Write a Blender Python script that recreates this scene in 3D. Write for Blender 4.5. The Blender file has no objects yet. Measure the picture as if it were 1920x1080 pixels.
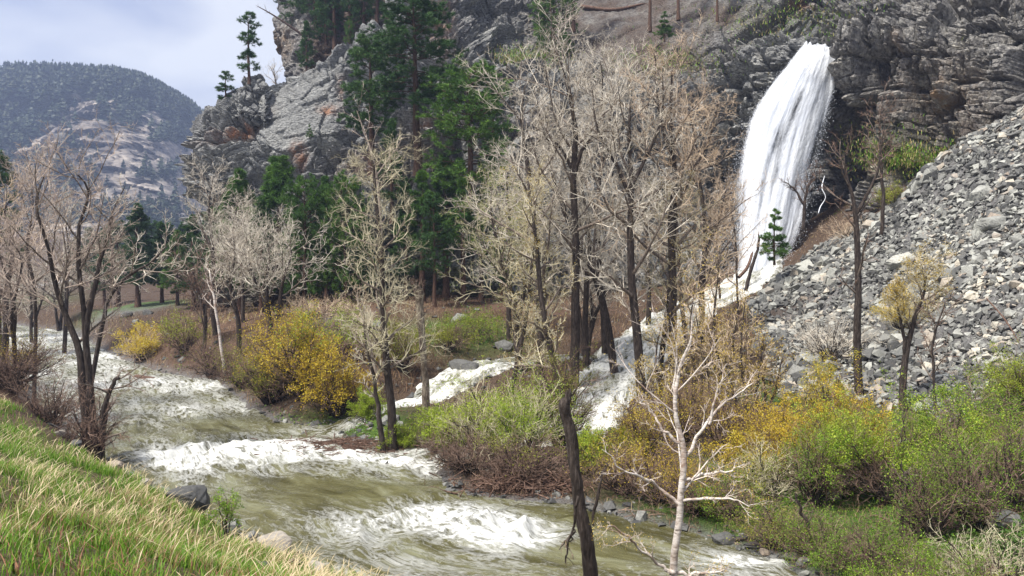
import bpy, math
import numpy as np

# ------------------------------------------------------------------ camera, sky, sun, exposure
sc = bpy.context.scene
COL = sc.collection
F = 1450.0                       # focal length in photograph pixels (1920 wide)
EYE = np.array([0.0, 0.0, 7.0])  # seven metres above the river
PITCH = -math.atan(40 / F)
cam_d = bpy.data.cameras.new("camera")
cam = bpy.data.objects.new("camera", cam_d)
COL.objects.link(cam)
cam.location = EYE
cam.rotation_euler = (math.pi / 2 + PITCH, 0, 0)
cam_d.sensor_width = 36.0
cam_d.lens = F / 1920 * 36
cam_d.clip_start = 0.1
cam_d.clip_end = 6000
sc.camera = cam

SUN_EL, SUN_AZ = math.radians(60), math.radians(232)   # azimuth the light comes from, clockwise from +Y
world = bpy.data.worlds.new("World")
sc.world = world
world.use_nodes = True
wt = world.node_tree
wt.nodes.clear()
w_out = wt.nodes.new("ShaderNodeOutputWorld")
w_sky = wt.nodes.new("ShaderNodeTexSky")
w_sky.sky_type = 'NISHITA'
w_sky.sun_disc = False
w_sky.sun_elevation = SUN_EL
w_sky.sun_rotation = SUN_AZ
w_bg1 = wt.nodes.new("ShaderNodeBackground")
w_bg1.inputs[1].default_value = 0.08
wt.links.new(w_sky.outputs[0], w_bg1.inputs[0])
w_tc = wt.nodes.new("ShaderNodeTexCoord")
w_map = wt.nodes.new("ShaderNodeMapping")
w_map.inputs['Scale'].default_value = (1.8, 1.8, 5.0)
w_map.inputs['Location'].default_value = (0.3, 0.1, 0.35)
wt.links.new(w_tc.outputs['Generated'], w_map.inputs[0])
w_nz = wt.nodes.new("ShaderNodeTexNoise")
w_nz.inputs['Scale'].default_value = 1.7
w_nz.inputs['Detail'].default_value = 6
w_nz.inputs['Roughness'].default_value = 0.45
w_nz.inputs['Distortion'].default_value = 0.3
wt.links.new(w_map.outputs[0], w_nz.inputs['Vector'])
w_cr = wt.nodes.new("ShaderNodeValToRGB")
w_cr.color_ramp.elements[0].position = 0.40
w_cr.color_ramp.elements[0].color = (0.50, 0.55, 0.74, 1)
w_cr.color_ramp.elements[1].position = 0.60
w_cr.color_ramp.elements[1].color = (0.93, 0.95, 1.0, 1)
wt.links.new(w_nz.outputs['Fac'], w_cr.inputs[0])
w_bg2 = wt.nodes.new("ShaderNodeBackground")
w_bg2.inputs[1].default_value = 0.41
wt.links.new(w_cr.outputs[0], w_bg2.inputs[0])
w_mix = wt.nodes.new("ShaderNodeMixShader")
w_mix.inputs[0].default_value = 0.88          # overcast: mostly cloud
wt.links.new(w_bg1.outputs[0], w_mix.inputs[1])
wt.links.new(w_bg2.outputs[0], w_mix.inputs[2])
wt.links.new(w_mix.outputs[0], w_out.inputs[0])

sun_d = bpy.data.lights.new("sun", 'SUN')
sun_d.energy = 3.0
sun_d.angle = math.radians(10)
sun_d.color = (1.0, 0.955, 0.88)
sun = bpy.data.objects.new("sun", sun_d)
COL.objects.link(sun)
sun.rotation_euler = (math.pi / 2 - SUN_EL, 0, math.pi - SUN_AZ)

sc.view_settings.view_transform = 'Standard'
sc.view_settings.look = 'None'
sc.view_settings.gamma = 1
sc.view_settings.use_curve_mapping = False
sc.view_settings.exposure = 1.35
sc.render.engine = 'CYCLES'
sc.cycles.use_denoising = True
sc.cycles.max_bounces = 5
sc.cycles.diffuse_bounces = 2
sc.cycles.glossy_bounces = 2
sc.cycles.transmission_bounces = 2
sc.cycles.volume_bounces = 0
sc.cycles.transparent_max_bounces = 12

# ------------------------------------------------------------------ helpers
def P(px, py, D):
    """world point seen at photograph pixel (px, py) at depth D"""
    px, py, D = np.broadcast_arrays(np.asarray(px, float), np.asarray(py, float), np.asarray(D, float))
    dx = (px - 960) / F; dy = (540 - py) / F
    ca, sa = math.cos(PITCH), math.sin(PITCH)
    dyw = ca - dy * sa; dzw = sa + dy * ca
    k = D / dyw
    return np.stack([dx * k, D + 0 * k, EYE[2] + dzw * k], -1)

def hsh(*a, seed=0):
    h = np.full(np.broadcast(*a).shape, (seed * 0x9E3779B1 + 0x85EBCA6B) & 0xFFFFFFFF, np.uint32)
    for k, v in zip((0x27D4EB2F, 0x165667B1, 0xC2B2AE35, 0x85EBCA77), a):
        h = (h ^ (v.astype(np.int64) & 0xFFFFFFFF).astype(np.uint32)) * np.uint32(k)
        h ^= h >> np.uint32(15)
    h = h * np.uint32(0x2C1B3C6D); h ^= h >> np.uint32(12)
    h = h * np.uint32(0x297A2D39); h ^= h >> np.uint32(15)
    return h.astype(np.float64) / 4294967296.0

def noise(p, seed=0):
    i = np.floor(p).astype(np.int64); f = p - i
    f = f * f * (3 - 2 * f)
    n = p.shape[-1]
    r = 0
    for c in range(1 << n):
        w = 1.0; q = []
        for k in range(n):
            b = (c >> k) & 1
            w = w * (f[..., k] if b else 1 - f[..., k]); q.append(i[..., k] + b)
        r = r + w * hsh(*q, seed=seed)
    return r * 2 - 1

def fbm(p, o=4, g=0.5, seed=0):
    r = 0; a = 1.0; t = 0
    for k in range(o):
        r = r + a * noise(p * 2 ** k + 17.3 * k, seed + k); t += a; a *= g
    return r / t

def sstep(a, b, x):
    t = np.clip((x - a) / (b - a), 0, 1)
    return t * t * (3 - 2 * t)

def voronoi(p, seed=0):
    """cell hash (3 values), F2-F1, offset from the cell centre"""
    i = np.floor(p).astype(np.int64)
    sh = p.shape[:-1]
    f1 = np.full(sh, 9.0); f2 = np.full(sh, 9.0); off = np.zeros(p.shape); cid = np.zeros(p.shape, np.int64)
    for dx in (-1, 0, 1):
        for dy in (-1, 0, 1):
            for dz in (-1, 0, 1):
                c = i + np.array([dx, dy, dz])
                h = [hsh(c[..., 0], c[..., 1], c[..., 2], seed=seed + k) for k in range(3)]
                d = p - c - np.stack(h, -1)
                dd = np.sqrt((d * d).sum(-1))
                m = dd < f1
                f2 = np.where(m, f1, np.minimum(f2, dd))
                f1 = np.where(m, dd, f1)
                off = np.where(m[..., None], d, off); cid = np.where(m[..., None], c, cid)
    hs = np.stack([hsh(cid[..., 0], cid[..., 1], cid[..., 2], seed=seed + 7 + k) for k in range(3)], -1)
    return hs, f2 - f1, off

def bricks(q, seed=0):
    """jointed beds: rows along z, staggered joints along x and y"""
    iz = np.floor(q[..., 2]).astype(np.int64)
    x = q[..., 0] * (0.7 + 0.6 * hsh(iz, seed=seed + 3)) + 5 * hsh(iz, seed=seed + 1); y = q[..., 1] + 5 * hsh(iz, seed=seed + 2)
    ix = np.floor(x).astype(np.int64); iy = np.floor(y).astype(np.int64)
    fx = x - ix - 0.5; fy = y - iy - 0.5; fz = q[..., 2] - iz - 0.5
    e = 0.5 - np.maximum(np.abs(fx), np.abs(fz))
    hs = np.stack([hsh(ix, iy, iz, seed=seed + 4 + k) for k in range(4)], -1)
    return hs, e, np.stack([fx, fy, fz], -1)

def rotm(ax, ay, az):
    cx, sx, cy, sy, cz, sz = [f(math.radians(a)) for a in (ax, ay, az) for f in (math.cos, math.sin)]
    Rx = np.array([[1, 0, 0], [0, cx, -sx], [0, sx, cx]]); Ry = np.array([[cy, 0, sy], [0, 1, 0], [-sy, 0, cy]])
    Rz = np.array([[cz, -sz, 0], [sz, cz, 0], [0, 0, 1]])
    return Rz @ Ry @ Rx

def norm(v):
    return v / np.maximum(np.linalg.norm(v, axis=-1, keepdims=True), 1e-9)

def mesh(name, V, T=None, Q=None, attrs=None, mats=None, smooth=False, tmat=None, uv=None):
    me = bpy.data.meshes.new(name)
    V = np.asarray(V, np.float32).reshape(-1, 3)
    T = np.zeros((0, 3), np.int32) if T is None else np.asarray(T, np.int32).reshape(-1, 3)
    Q = np.zeros((0, 4), np.int32) if Q is None else np.asarray(Q, np.int32).reshape(-1, 4)
    me.vertices.add(len(V)); me.vertices.foreach_set('co', V.ravel())
    li = np.concatenate([T.ravel(), Q.ravel()]).astype(np.int32)
    me.loops.add(len(li)); me.loops.foreach_set('vertex_index', li)
    n = len(T) + len(Q)
    me.polygons.add(n)
    ls = np.concatenate([np.arange(len(T)) * 3, len(T) * 3 + np.arange(len(Q)) * 4]).astype(np.int32)
    me.polygons.foreach_set('loop_start', ls)
    me.polygons.foreach_set('use_smooth', np.full(n, smooth))
    if attrs:
        for k, a in attrs.items():
            a = np.asarray(a, np.float32)
            if a.ndim == 1:
                at = me.attributes.new(k, 'FLOAT', 'POINT'); at.data.foreach_set('value', a)
            else:
                at = me.attributes.new(k, 'FLOAT_VECTOR', 'POINT'); at.data.foreach_set('vector', a.ravel())
    for m in (mats or []): me.materials.append(m)
    me.update(calc_edges=True)
    return me

def link(name, me, parent=None, label=None, cat=None, group=None, kind=None, loc=None):
    o = bpy.data.objects.new(name, me)
    COL.objects.link(o)
    if loc is not None: o.location = loc
    if parent is not None: o.parent = parent
    if label: o['label'] = label
    if cat: o['category'] = cat
    if group: o['group'] = group
    if kind: o['kind'] = kind
    return o

# ---- node materials
def new_mat(name):
    m = bpy.data.materials.new(name); m.use_nodes = True
    nt = m.node_tree; nt.nodes.clear()
    out = nt.nodes.new("ShaderNodeOutputMaterial")
    b = nt.nodes.new("ShaderNodeBsdfPrincipled")
    nt.links.new(b.outputs[0], out.inputs[0])
    return m, nt, b, out

def N(nt, t, **kw):
    n = nt.nodes.new(t)
    for k, v in kw.items():
        if k.startswith('i_'):
            n.inputs[k[2:].replace('_', ' ')].default_value = v
        elif k.startswith('n_'):
            n.inputs[int(k[2:])].default_value = v
        else: setattr(n, k, v)
    return n

def ramp(nt, fac, stops):
    r = nt.nodes.new("ShaderNodeValToRGB")
    e = r.color_ramp.elements
    while len(e) < len(stops): e.new(0.5)
    for el, (p, c) in zip(e, stops):
        el.position = p; el.color = (*c, 1)
    nt.links.new(fac, r.inputs[0])
    return r.outputs[0]

def tex(nt, scale, detail=4, rough=0.55, vec=None, stretch=None, dist=0.0, kind="ShaderNodeTexNoise", rot=None):
    n = nt.nodes.new(kind)
    n.inputs['Scale'].default_value = scale
    if 'Detail' in n.inputs: n.inputs['Detail'].default_value = detail
    if 'Roughness' in n.inputs: n.inputs['Roughness'].default_value = rough
    if 'Distortion' in n.inputs: n.inputs['Distortion'].default_value = dist
    if vec is None:
        g = nt.nodes.new("ShaderNodeTexCoord"); vec = g.outputs['Object']
    if stretch or rot:
        mp = nt.nodes.new("ShaderNodeMapping")
        if stretch: mp.inputs['Scale'].default_value = stretch
        if rot: mp.inputs['Rotation'].default_value = [math.radians(a) for a in rot]
        nt.links.new(vec, mp.inputs[0]); vec = mp.outputs[0]
    nt.links.new(vec, n.inputs['Vector'])
    return n

def mixc(nt, fac, a, b, mode='MIX'):
    m = nt.nodes.new("ShaderNodeMix"); m.data_type = 'RGBA'; m.blend_type = mode
    for s, i in ((fac, 0), (a, 6), (b, 7)):
        if hasattr(s, 'links'): nt.links.new(s, m.inputs[i])
        elif isinstance(s, tuple): m.inputs[i].default_value = (*s, 1)
        else: m.inputs[i].default_value = s
    return m.outputs[2]

def mth(nt, op, a, b=0.0, c=None, clamp=False):
    m = nt.nodes.new("ShaderNodeMath"); m.operation = op; m.use_clamp = clamp
    for s, i in ((a, 0), (b, 1), (c, 2)):
        if s is None: continue
        if hasattr(s, 'links'): nt.links.new(s, m.inputs[i])
        else: m.inputs[i].default_value = s
    return m.outputs[0]

def attr(nt, name):
    a = nt.nodes.new("ShaderNodeAttribute"); a.attribute_name = name
    return a

def bump(nt, b, h, strength=0.5, dist=0.05):
    bn = nt.nodes.new("ShaderNodeBump")
    bn.inputs['Strength'].default_value = strength; bn.inputs['Distance'].default_value = dist
    nt.links.new(h, bn.inputs['Height']); nt.links.new(bn.outputs[0], b.inputs['Normal'])
    return bn

def rock_mat(name, light, mid, dark, ochre=(0.30, 0.17, 0.09), rot=(20, -25, 0), st=2.2):
    """jointed grey rock with lichen, stains and ochre faces; 'dirt' attribute adds brown soil, 'moss' green"""
    m, nt, b, out = new_mat(name)
    n1 = tex(nt, 0.35, 5, 0.6)
    n2 = tex(nt, 3.0, 8, 0.7, stretch=(1, 1, st), rot=rot)
    n3 = tex(nt, 14.0, 6, 0.7)
    c = ramp(nt, n2.outputs['Fac'], [(0.30, dark), (0.44, mid), (0.60, light), (0.78, tuple(min(1, x * 1.25) for x in light))])
    c = mixc(nt, mth(nt, 'MULTIPLY', ramp(nt, n1.outputs['Fac'], [(0.42, (0, 0, 0)), (0.62, (1, 1, 1))]), 0.55), c, mid)
    c = mixc(nt, 0.75, c, ramp(nt, n3.outputs['Fac'], [(0.30, (0.45, 0.45, 0.47)), (0.5, (0.95, 0.95, 0.95)), (0.7, (1.25, 1.25, 1.22))]), 'MULTIPLY')
    blk = attr(nt, 'block')                                   # each joint block has its own tone
    c = mixc(nt, 0.8, c, ramp(nt, blk.outputs['Fac'], [(0, (0.42, 0.42, 0.45)), (0.5, (0.95, 0.95, 0.96)), (1, (1.5, 1.48, 1.42))]), 'MULTIPLY')
    oc = attr(nt, 'ochre')
    on = tex(nt, 1.2, 5, 0.7)
    of = mth(nt, 'MULTIPLY', oc.outputs['Fac'], ramp(nt, on.outputs['Fac'], [(0.35, (0, 0, 0)), (0.6, (1, 1, 1))]), clamp=True)
    c = mixc(nt, of, c, ochre)
    mo = attr(nt, 'moss')
    mn = tex(nt, 5.0, 5, 0.7)
    mf = mth(nt, 'MULTIPLY', mo.outputs['Fac'], ramp(nt, mn.outputs['Fac'], [(0.38, (0, 0, 0)), (0.55, (1, 1, 1))]), clamp=True)
    c = mixc(nt, mf, c, (0.10, 0.13, 0.03))
    di = attr(nt, 'dirt')
    dn = tex(nt, 6.0, 6, 0.7)
    dc = ramp(nt, dn.outputs['Fac'], [(0.3, (0.035, 0.024, 0.018)), (0.5, (0.10, 0.07, 0.052)), (0.68, (0.2, 0.15, 0.12))])
    c = mixc(nt, di.outputs['Fac'], c, dc)
    nt.links.new(c, b.inputs['Base Color'])
    b.inputs['Roughness'].default_value = 0.72
    b.inputs['Specular IOR Level'].default_value = 0.35
    vr = tex(nt, 5.0, 3, kind="ShaderNodeTexVoronoi", stretch=(1, 1, st * .9), rot=rot)
    sp = nt.nodes.new("ShaderNodeSeparateColor"); nt.links.new(vr.outputs['Color'], sp.inputs[0])
    v2 = tex(nt, 2.1, 3, kind="ShaderNodeTexVoronoi", stretch=(1, 1, st * .9), rot=rot); v2.feature = 'DISTANCE_TO_EDGE'
    h = mth(nt, 'ADD', mth(nt, 'MULTIPLY', sp.outputs[0], 0.7), mth(nt, 'MULTIPLY', n2.outputs['Fac'], .7))
    h = mth(nt, 'ADD', h, mth(nt, 'MULTIPLY', mth(nt, 'MULTIPLY', v2.outputs['Distance'], 9.0, clamp=True), 0.9))
    h = mth(nt, 'ADD', h, mth(nt, 'MULTIPLY', n3.outputs['Fac'], 0.45))
    bump(nt, b, h, 1.0, 0.10)
    return m

def fol_mat(name, stops, rough=0.55, trans=0.25, spec=0.25):
    """leaves / needles: colour picked by the per-vertex tint"""
    m, nt, b, out = new_mat(name)
    t = attr(nt, 'tint')
    oi = nt.nodes.new("ShaderNodeObjectInfo")
    f = mth(nt, 'ADD', t.outputs['Fac'], mth(nt, 'MULTIPLY', mth(nt, 'SUBTRACT', oi.outputs['Random'], 0.5), 0.22), clamp=True)
    c = ramp(nt, f, stops)
    nt.links.new(c, b.inputs['Base Color'])
    b.inputs['Roughness'].default_value = rough
    b.inputs['Specular IOR Level'].default_value = spec
    if trans:
        tr = nt.nodes.new("ShaderNodeBsdfTranslucent"); nt.links.new(c, tr.inputs[0])
        mx = nt.nodes.new("ShaderNodeMixShader"); mx.inputs[0].default_value = trans
        nt.links.new(b.outputs[0], mx.inputs[1]); nt.links.new(tr.outputs[0], mx.inputs[2])
        nt.links.new(mx.outputs[0], out.inputs[0])
    return m

def bark_mat(name, stops, scale=6.0, stretch=(3, 3, 0.6), bmp=0.6, lichen=None):
    m, nt, b, out = new_mat(name)
    n = tex(nt, scale, 6, 0.7, stretch=stretch)
    c = ramp(nt, n.outputs['Fac'], stops)
    if lichen:
        n2 = tex(nt, 1.3, 5, 0.7)
        c = mixc(nt, ramp(nt, n2.outputs['Fac'], [(0.5, (0, 0, 0)), (0.62, (1, 1, 1))]), c, lichen)
    nt.links.new(c, b.inputs['Base Color'])
    b.inputs['Roughness'].default_value = 0.85
    b.inputs['Specular IOR Level'].default_value = 0.2
    bump(nt, b, n.outputs['Fac'], bmp, 0.05)
    return m

# ------------------------------------------------------------------ lie of the land
RIVER = P(*np.array([(-90, 606), (20, 608), (40, 612), (130, 625), (200, 662), (270, 690), (310, 704), (400, 714), (430, 740), (490, 785),
    (560, 805), (640, 838), (720, 852), (800, 882), (830, 925), (960, 950), (1050, 955), (1130, 965), (1200, 985), (1290, 1010),
    (1400, 1045), (1450, 1065), (1560, 1120), (1750, 1210), (1900, 1300), (1500, 1260), (1265, 1190), (1000, 1150), (800, 1125), (660, 1096), (560, 1050),
    (470, 1003), (390, 972), (290, 922), (230, 882), (170, 842), (90, 768), (30, 690), (8, 650), (-20, 622), (-90, 614)]).T,
    0).copy() if False else None
def on_level(pts, z=0.0):
    pts = np.array(pts, float)
    D = (EYE[2] - z) * F / (pts[:, 1] - 500)
    return P(pts[:, 0], pts[:, 1], D)
RIVER = on_level([(-90, 606), (20, 608), (40, 612), (130, 625), (200, 662), (270, 690), (310, 704), (400, 714), (430, 740), (490, 785),
    (560, 805), (640, 838), (720, 852), (800, 882), (830, 925), (960, 950), (1050, 955), (1130, 965), (1200, 985), (1290, 1010),
    (1400, 1045), (1450, 1065), (1560, 1120), (1750, 1210), (1900, 1300), (1500, 1260), (1265, 1190), (1000, 1150), (800, 1125), (660, 1096), (560, 1050),
    (470, 1003), (390, 972), (290, 922), (230, 882), (170, 842), (90, 768), (30, 690), (8, 650), (-20, 622), (-90, 614)])[:, :2]
FLOW = on_level([(-60, 609), (30, 614), (75, 650), (150, 700), (240, 745), (300, 800), (420, 860), (600, 930), (850, 1010), (1150, 1070), (1450, 1160), (1900, 1290)])[:, :2]
FLOW = np.vstack([[-130, 190], FLOW, [14, 4]])

def creek_pts(l):
    a = np.array(l, float)
    p = P(a[:, 0], a[:, 1], a[:, 2])
    return np.column_stack([p, a[:, 3] * 0.62])
CREEKS = [
    creek_pts([(1445, 470, 62.5, 4), (1420, 512, 60, 5.5), (1370, 545, 57, 6), (1300, 575, 53.5, 6), (1240, 615, 48.5, 6), (1195, 650, 44, 6), (1150, 705, 38.5, 5.5),
               (1120, 750, 35, 4.6), (1085, 795, 31.8, 5), (1000, 815, 30.5, 5), (900, 828, 30.1, 5), (800, 838, 29.4, 4.5), (710, 850, 28.9, 3.5), (660, 868, 27.4, 3)]),
    creek_pts([(1150, 668, 44.0, .8), (1050, 668, 43.2, 2.6), (950, 676, 42.4, 4), (890, 690, 41, 4.6), (840, 716, 38.8, 4.6), (790, 750, 36.6, 2.6), (700, 770, 36, 2.2),
               (640, 795, 34, 1.8), (560, 830, 30.7, 2.4), (490, 850, 29, 2.5)]),
]

def seg_near(q, L):
    """nearest point on polyline L (k, 2+): distance, arc length, signed side, interpolated extra columns"""
    best = np.full(len(q), 1e9); S = np.zeros(len(q)); side = np.zeros(len(q)); ex = np.zeros((len(q), L.shape[1] - 2)); s0 = 0
    for a, b in zip(L[:-1], L[1:]):
        d = b[:2] - a[:2]; l = np.linalg.norm(d) + 1e-9
        w = q - a[:2]
        t = np.clip(w @ d / l ** 2, 0, 1)
        r = w - t[:, None] * d
        dd = np.linalg.norm(r, axis=1)
        m = dd < best
        best = np.where(m, dd, best); S = np.where(m, s0 + t * l, S)
        side = np.where(m, np.sign(d[0] * w[:, 1] - d[1] * w[:, 0]), side)
        ex[m] = (a[2:] + t[:, None] * (b[2:] - a[2:]))[m]
        s0 += l
    return best, S, side, ex

def poly_sd(q, L):
    """signed distance to polygon, negative inside"""
    d = seg_near(q, np.vstack([L, L[:1]]))[0]
    ins = np.zeros(len(q), bool)
    for a, b in zip(L, np.roll(L, -1, 0)):
        c = ((a[1] > q[:, 1]) != (b[1] > q[:, 1]))
        xx = (b[0] - a[0]) * (q[:, 1] - a[1]) / (b[1] - a[1] + 1e-12) + a[0]
        ins ^= c & (q[:, 0] < xx)
    return np.where(ins, -d, d)

_ctl = [(0, 1080, 6.5), (300, 1080, 8.5), (0, 900, 13), (200, 1000, 11), (-300, 900, 12), (0, 770, 25), (200, 880, 19.5), (400, 985, 16.0), (450, 1080, 11.0), (560, 1075, 13.0), (90, 850, 18.5),
    (-100, 700, 40), (0, 600, 90), (30, 700, 36), (-300, 650, 50), (-200, 560, 100), (30, 552, 110), (250, 572, 85), (330, 572, 80), (200, 592, 80), (385, 600, 66),
    (350, 620, 60), (450, 600, 58), (500, 572, 64), (600, 567, 62), (600, 600, 52), (700, 600, 50), (700, 700, 40), (600, 730, 37), (500, 730, 41),
    (850, 570, 58), (860, 612, 50), (900, 650, 45), (800, 690, 40), (1000, 600, 54), (1000, 650, 46), (1150, 600, 52), (1300, 545, 59), (1400, 495, 63),
    (1050, 710, 38.5), (1000, 760, 34), (1200, 720, 37), (900, 770, 33.5), (900, 860, 27), (1100, 860, 27), (1200, 800, 30), (1000, 925, 23.4), (1300, 690, 39), (1300, 850, 27),
    (1400, 640, 43), (1400, 600, 48), (1400, 930, 22.5), (1450, 700, 36), (1450, 800, 29), (1600, 750, 31), (1600, 850, 25), (1600, 980, 19), (1700, 1080, 15.5),
    (1920, 850, 22), (1920, 1000, 16), (2200, 1000, 15), (1920, 700, 27), (1920, 500, 34), (1920, 350, 41), (1920, 205, 48), (2200, 300, 38), (2200, 600, 26),
    (1700, 650, 34), (1700, 500, 43), (1740, 325, 54.5), (1600, 500, 49), (1640, 420, 57), (1500, 515, 54), (1500, 600, 45), (1560, 450, 59), (1450, 560, 52), (1800, 270, 52)]
_c = P(*np.array(_ctl, float).T)
_c = np.vstack([_c, [(0, 0, 5.3), (-6, 0, 5.3), (6, 0, 5.2), (-25, 0, 5.3), (25, 0, 5), (-25, -25, 5.3), (25, -25, 5.3), (4, 6, 3.6), (12, 5, 3.4), (-1, 12, 1.3), (4, 12.6, 0.8), (10, 12, .8), (20, 8, 1.5),
    (-60, 20, 5.5), (60, 20, 12), (70, 60, 30), (60, 100, 34), (20, 80, 8), (-20, 90, 5), (-60, 140, 5), (0, 160, 8), (-90, 200, 8), (-160, 260, 10), (100, 300, 30), (-60, 400, 12), (-300, 400, 30), (0, 900, 30), (-500, 900, 40), (600, 900, 60)]])
_D = np.linalg.norm(_c[:, None, :2] - _c[None, :, :2], axis=-1)
_A = np.block([[-_D, np.ones((len(_c), 1))], [np.ones((1, len(_c))), np.zeros((1, 1))]])
_w = np.linalg.solve(_A + 1e-9 * np.eye(len(_A)), np.append(_c[:, 2], 0))

def base_z(q):
    r = np.zeros(len(q))
    for k in range(0, len(q), 40000):
        d = np.linalg.norm(q[k:k + 40000, None] - _c[None, :, :2], axis=-1)
        r[k:k + 40000] = -d @ _w[:-1] + _w[-1]
    return r

TALUS = P(*np.array([(1400, 560, 52), (1470, 500, 56), (1560, 445, 60), (1640, 410, 58), (1740, 315, 56), (1920, 180, 50), (2300, 60, 40), (2300, 900, 18),
                     (1960, 860, 21.5), (1800, 790, 26), (1600, 735, 31), (1480, 735, 33), (1440, 640, 41)], float).T)[:, :2]

def land(q, info=False):
    q = np.asarray(q, float).reshape(-1, 2)
    z = base_z(q)
    q3 = np.column_stack([q, np.zeros(len(q))])
    z = z + 0.22 * fbm(q3[:, :2] / 3.0, 3, seed=5) + 0.05 * fbm(q3[:, :2] / 0.5, 2, seed=9)
    ts = poly_sd(q, TALUS)
    tal = sstep(0.8, -1.2, ts)
    z = z + tal * 0.28 * fbm(q3[:, :2] / 5.0, 3, seed=15)
    sd = poly_sd(q, RIVER) + 0.35 * fbm(q3[:, :2] / 1.5, 3, seed=3)
    k = sstep(0.0, 3.0, sd)
    z = np.where(sd < 0, np.maximum(-0.9, -0.12 + sd * 0.5), np.minimum(z, 0.0) * 0 + (0.10 * sstep(-.2, .5, sd) - .02) * (1 - k) + np.maximum(z, 0.08) * k)
    wet = np.full(len(q), 9.0)
    for C in CREEKS:
        d, s, side, ex = seg_near(q, C)
        w = ex[:, 1] / 2 * (1 + 0.35 * noise(np.column_stack([s / 2.0, side]), 4))
        e = d - w
        cz = ex[:, 0]
        tgt = cz - 0.25 + 0.12 * sstep(-.5, .3, e)
        k = sstep(2.2, 0.0, e)
        z = np.where(e < 2.2, tgt * k + z * (1 - k), z)
        wet = np.minimum(wet, e)
    if info: return z, sd, ts, wet
    return z

def land1(x, y):
    return float(land([[x, y]])[0])

def hit(px, py, d0=5, d1=140):
    """where the sight line through a pixel meets the land"""
    D = np.geomspace(d0, d1, 260)
    p = P(px, py, D)
    m = p[:, 2] < land(p[:, :2])
    i = int(np.argmax(m)) if m.any() else len(D) - 1
    D = np.linspace(D[max(i - 1, 0)], D[i], 30)
    p = P(px, py, D)
    m = p[:, 2] < land(p[:, :2])
    return p[int(np.argmax(m)) if m.any() else -1]

def at(px, D):
    """on the land at depth D on the vertical line through px"""
    p = P(px, 500, D)
    return np.array([p[0], p[1], land1(p[0], p[1])])

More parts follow.
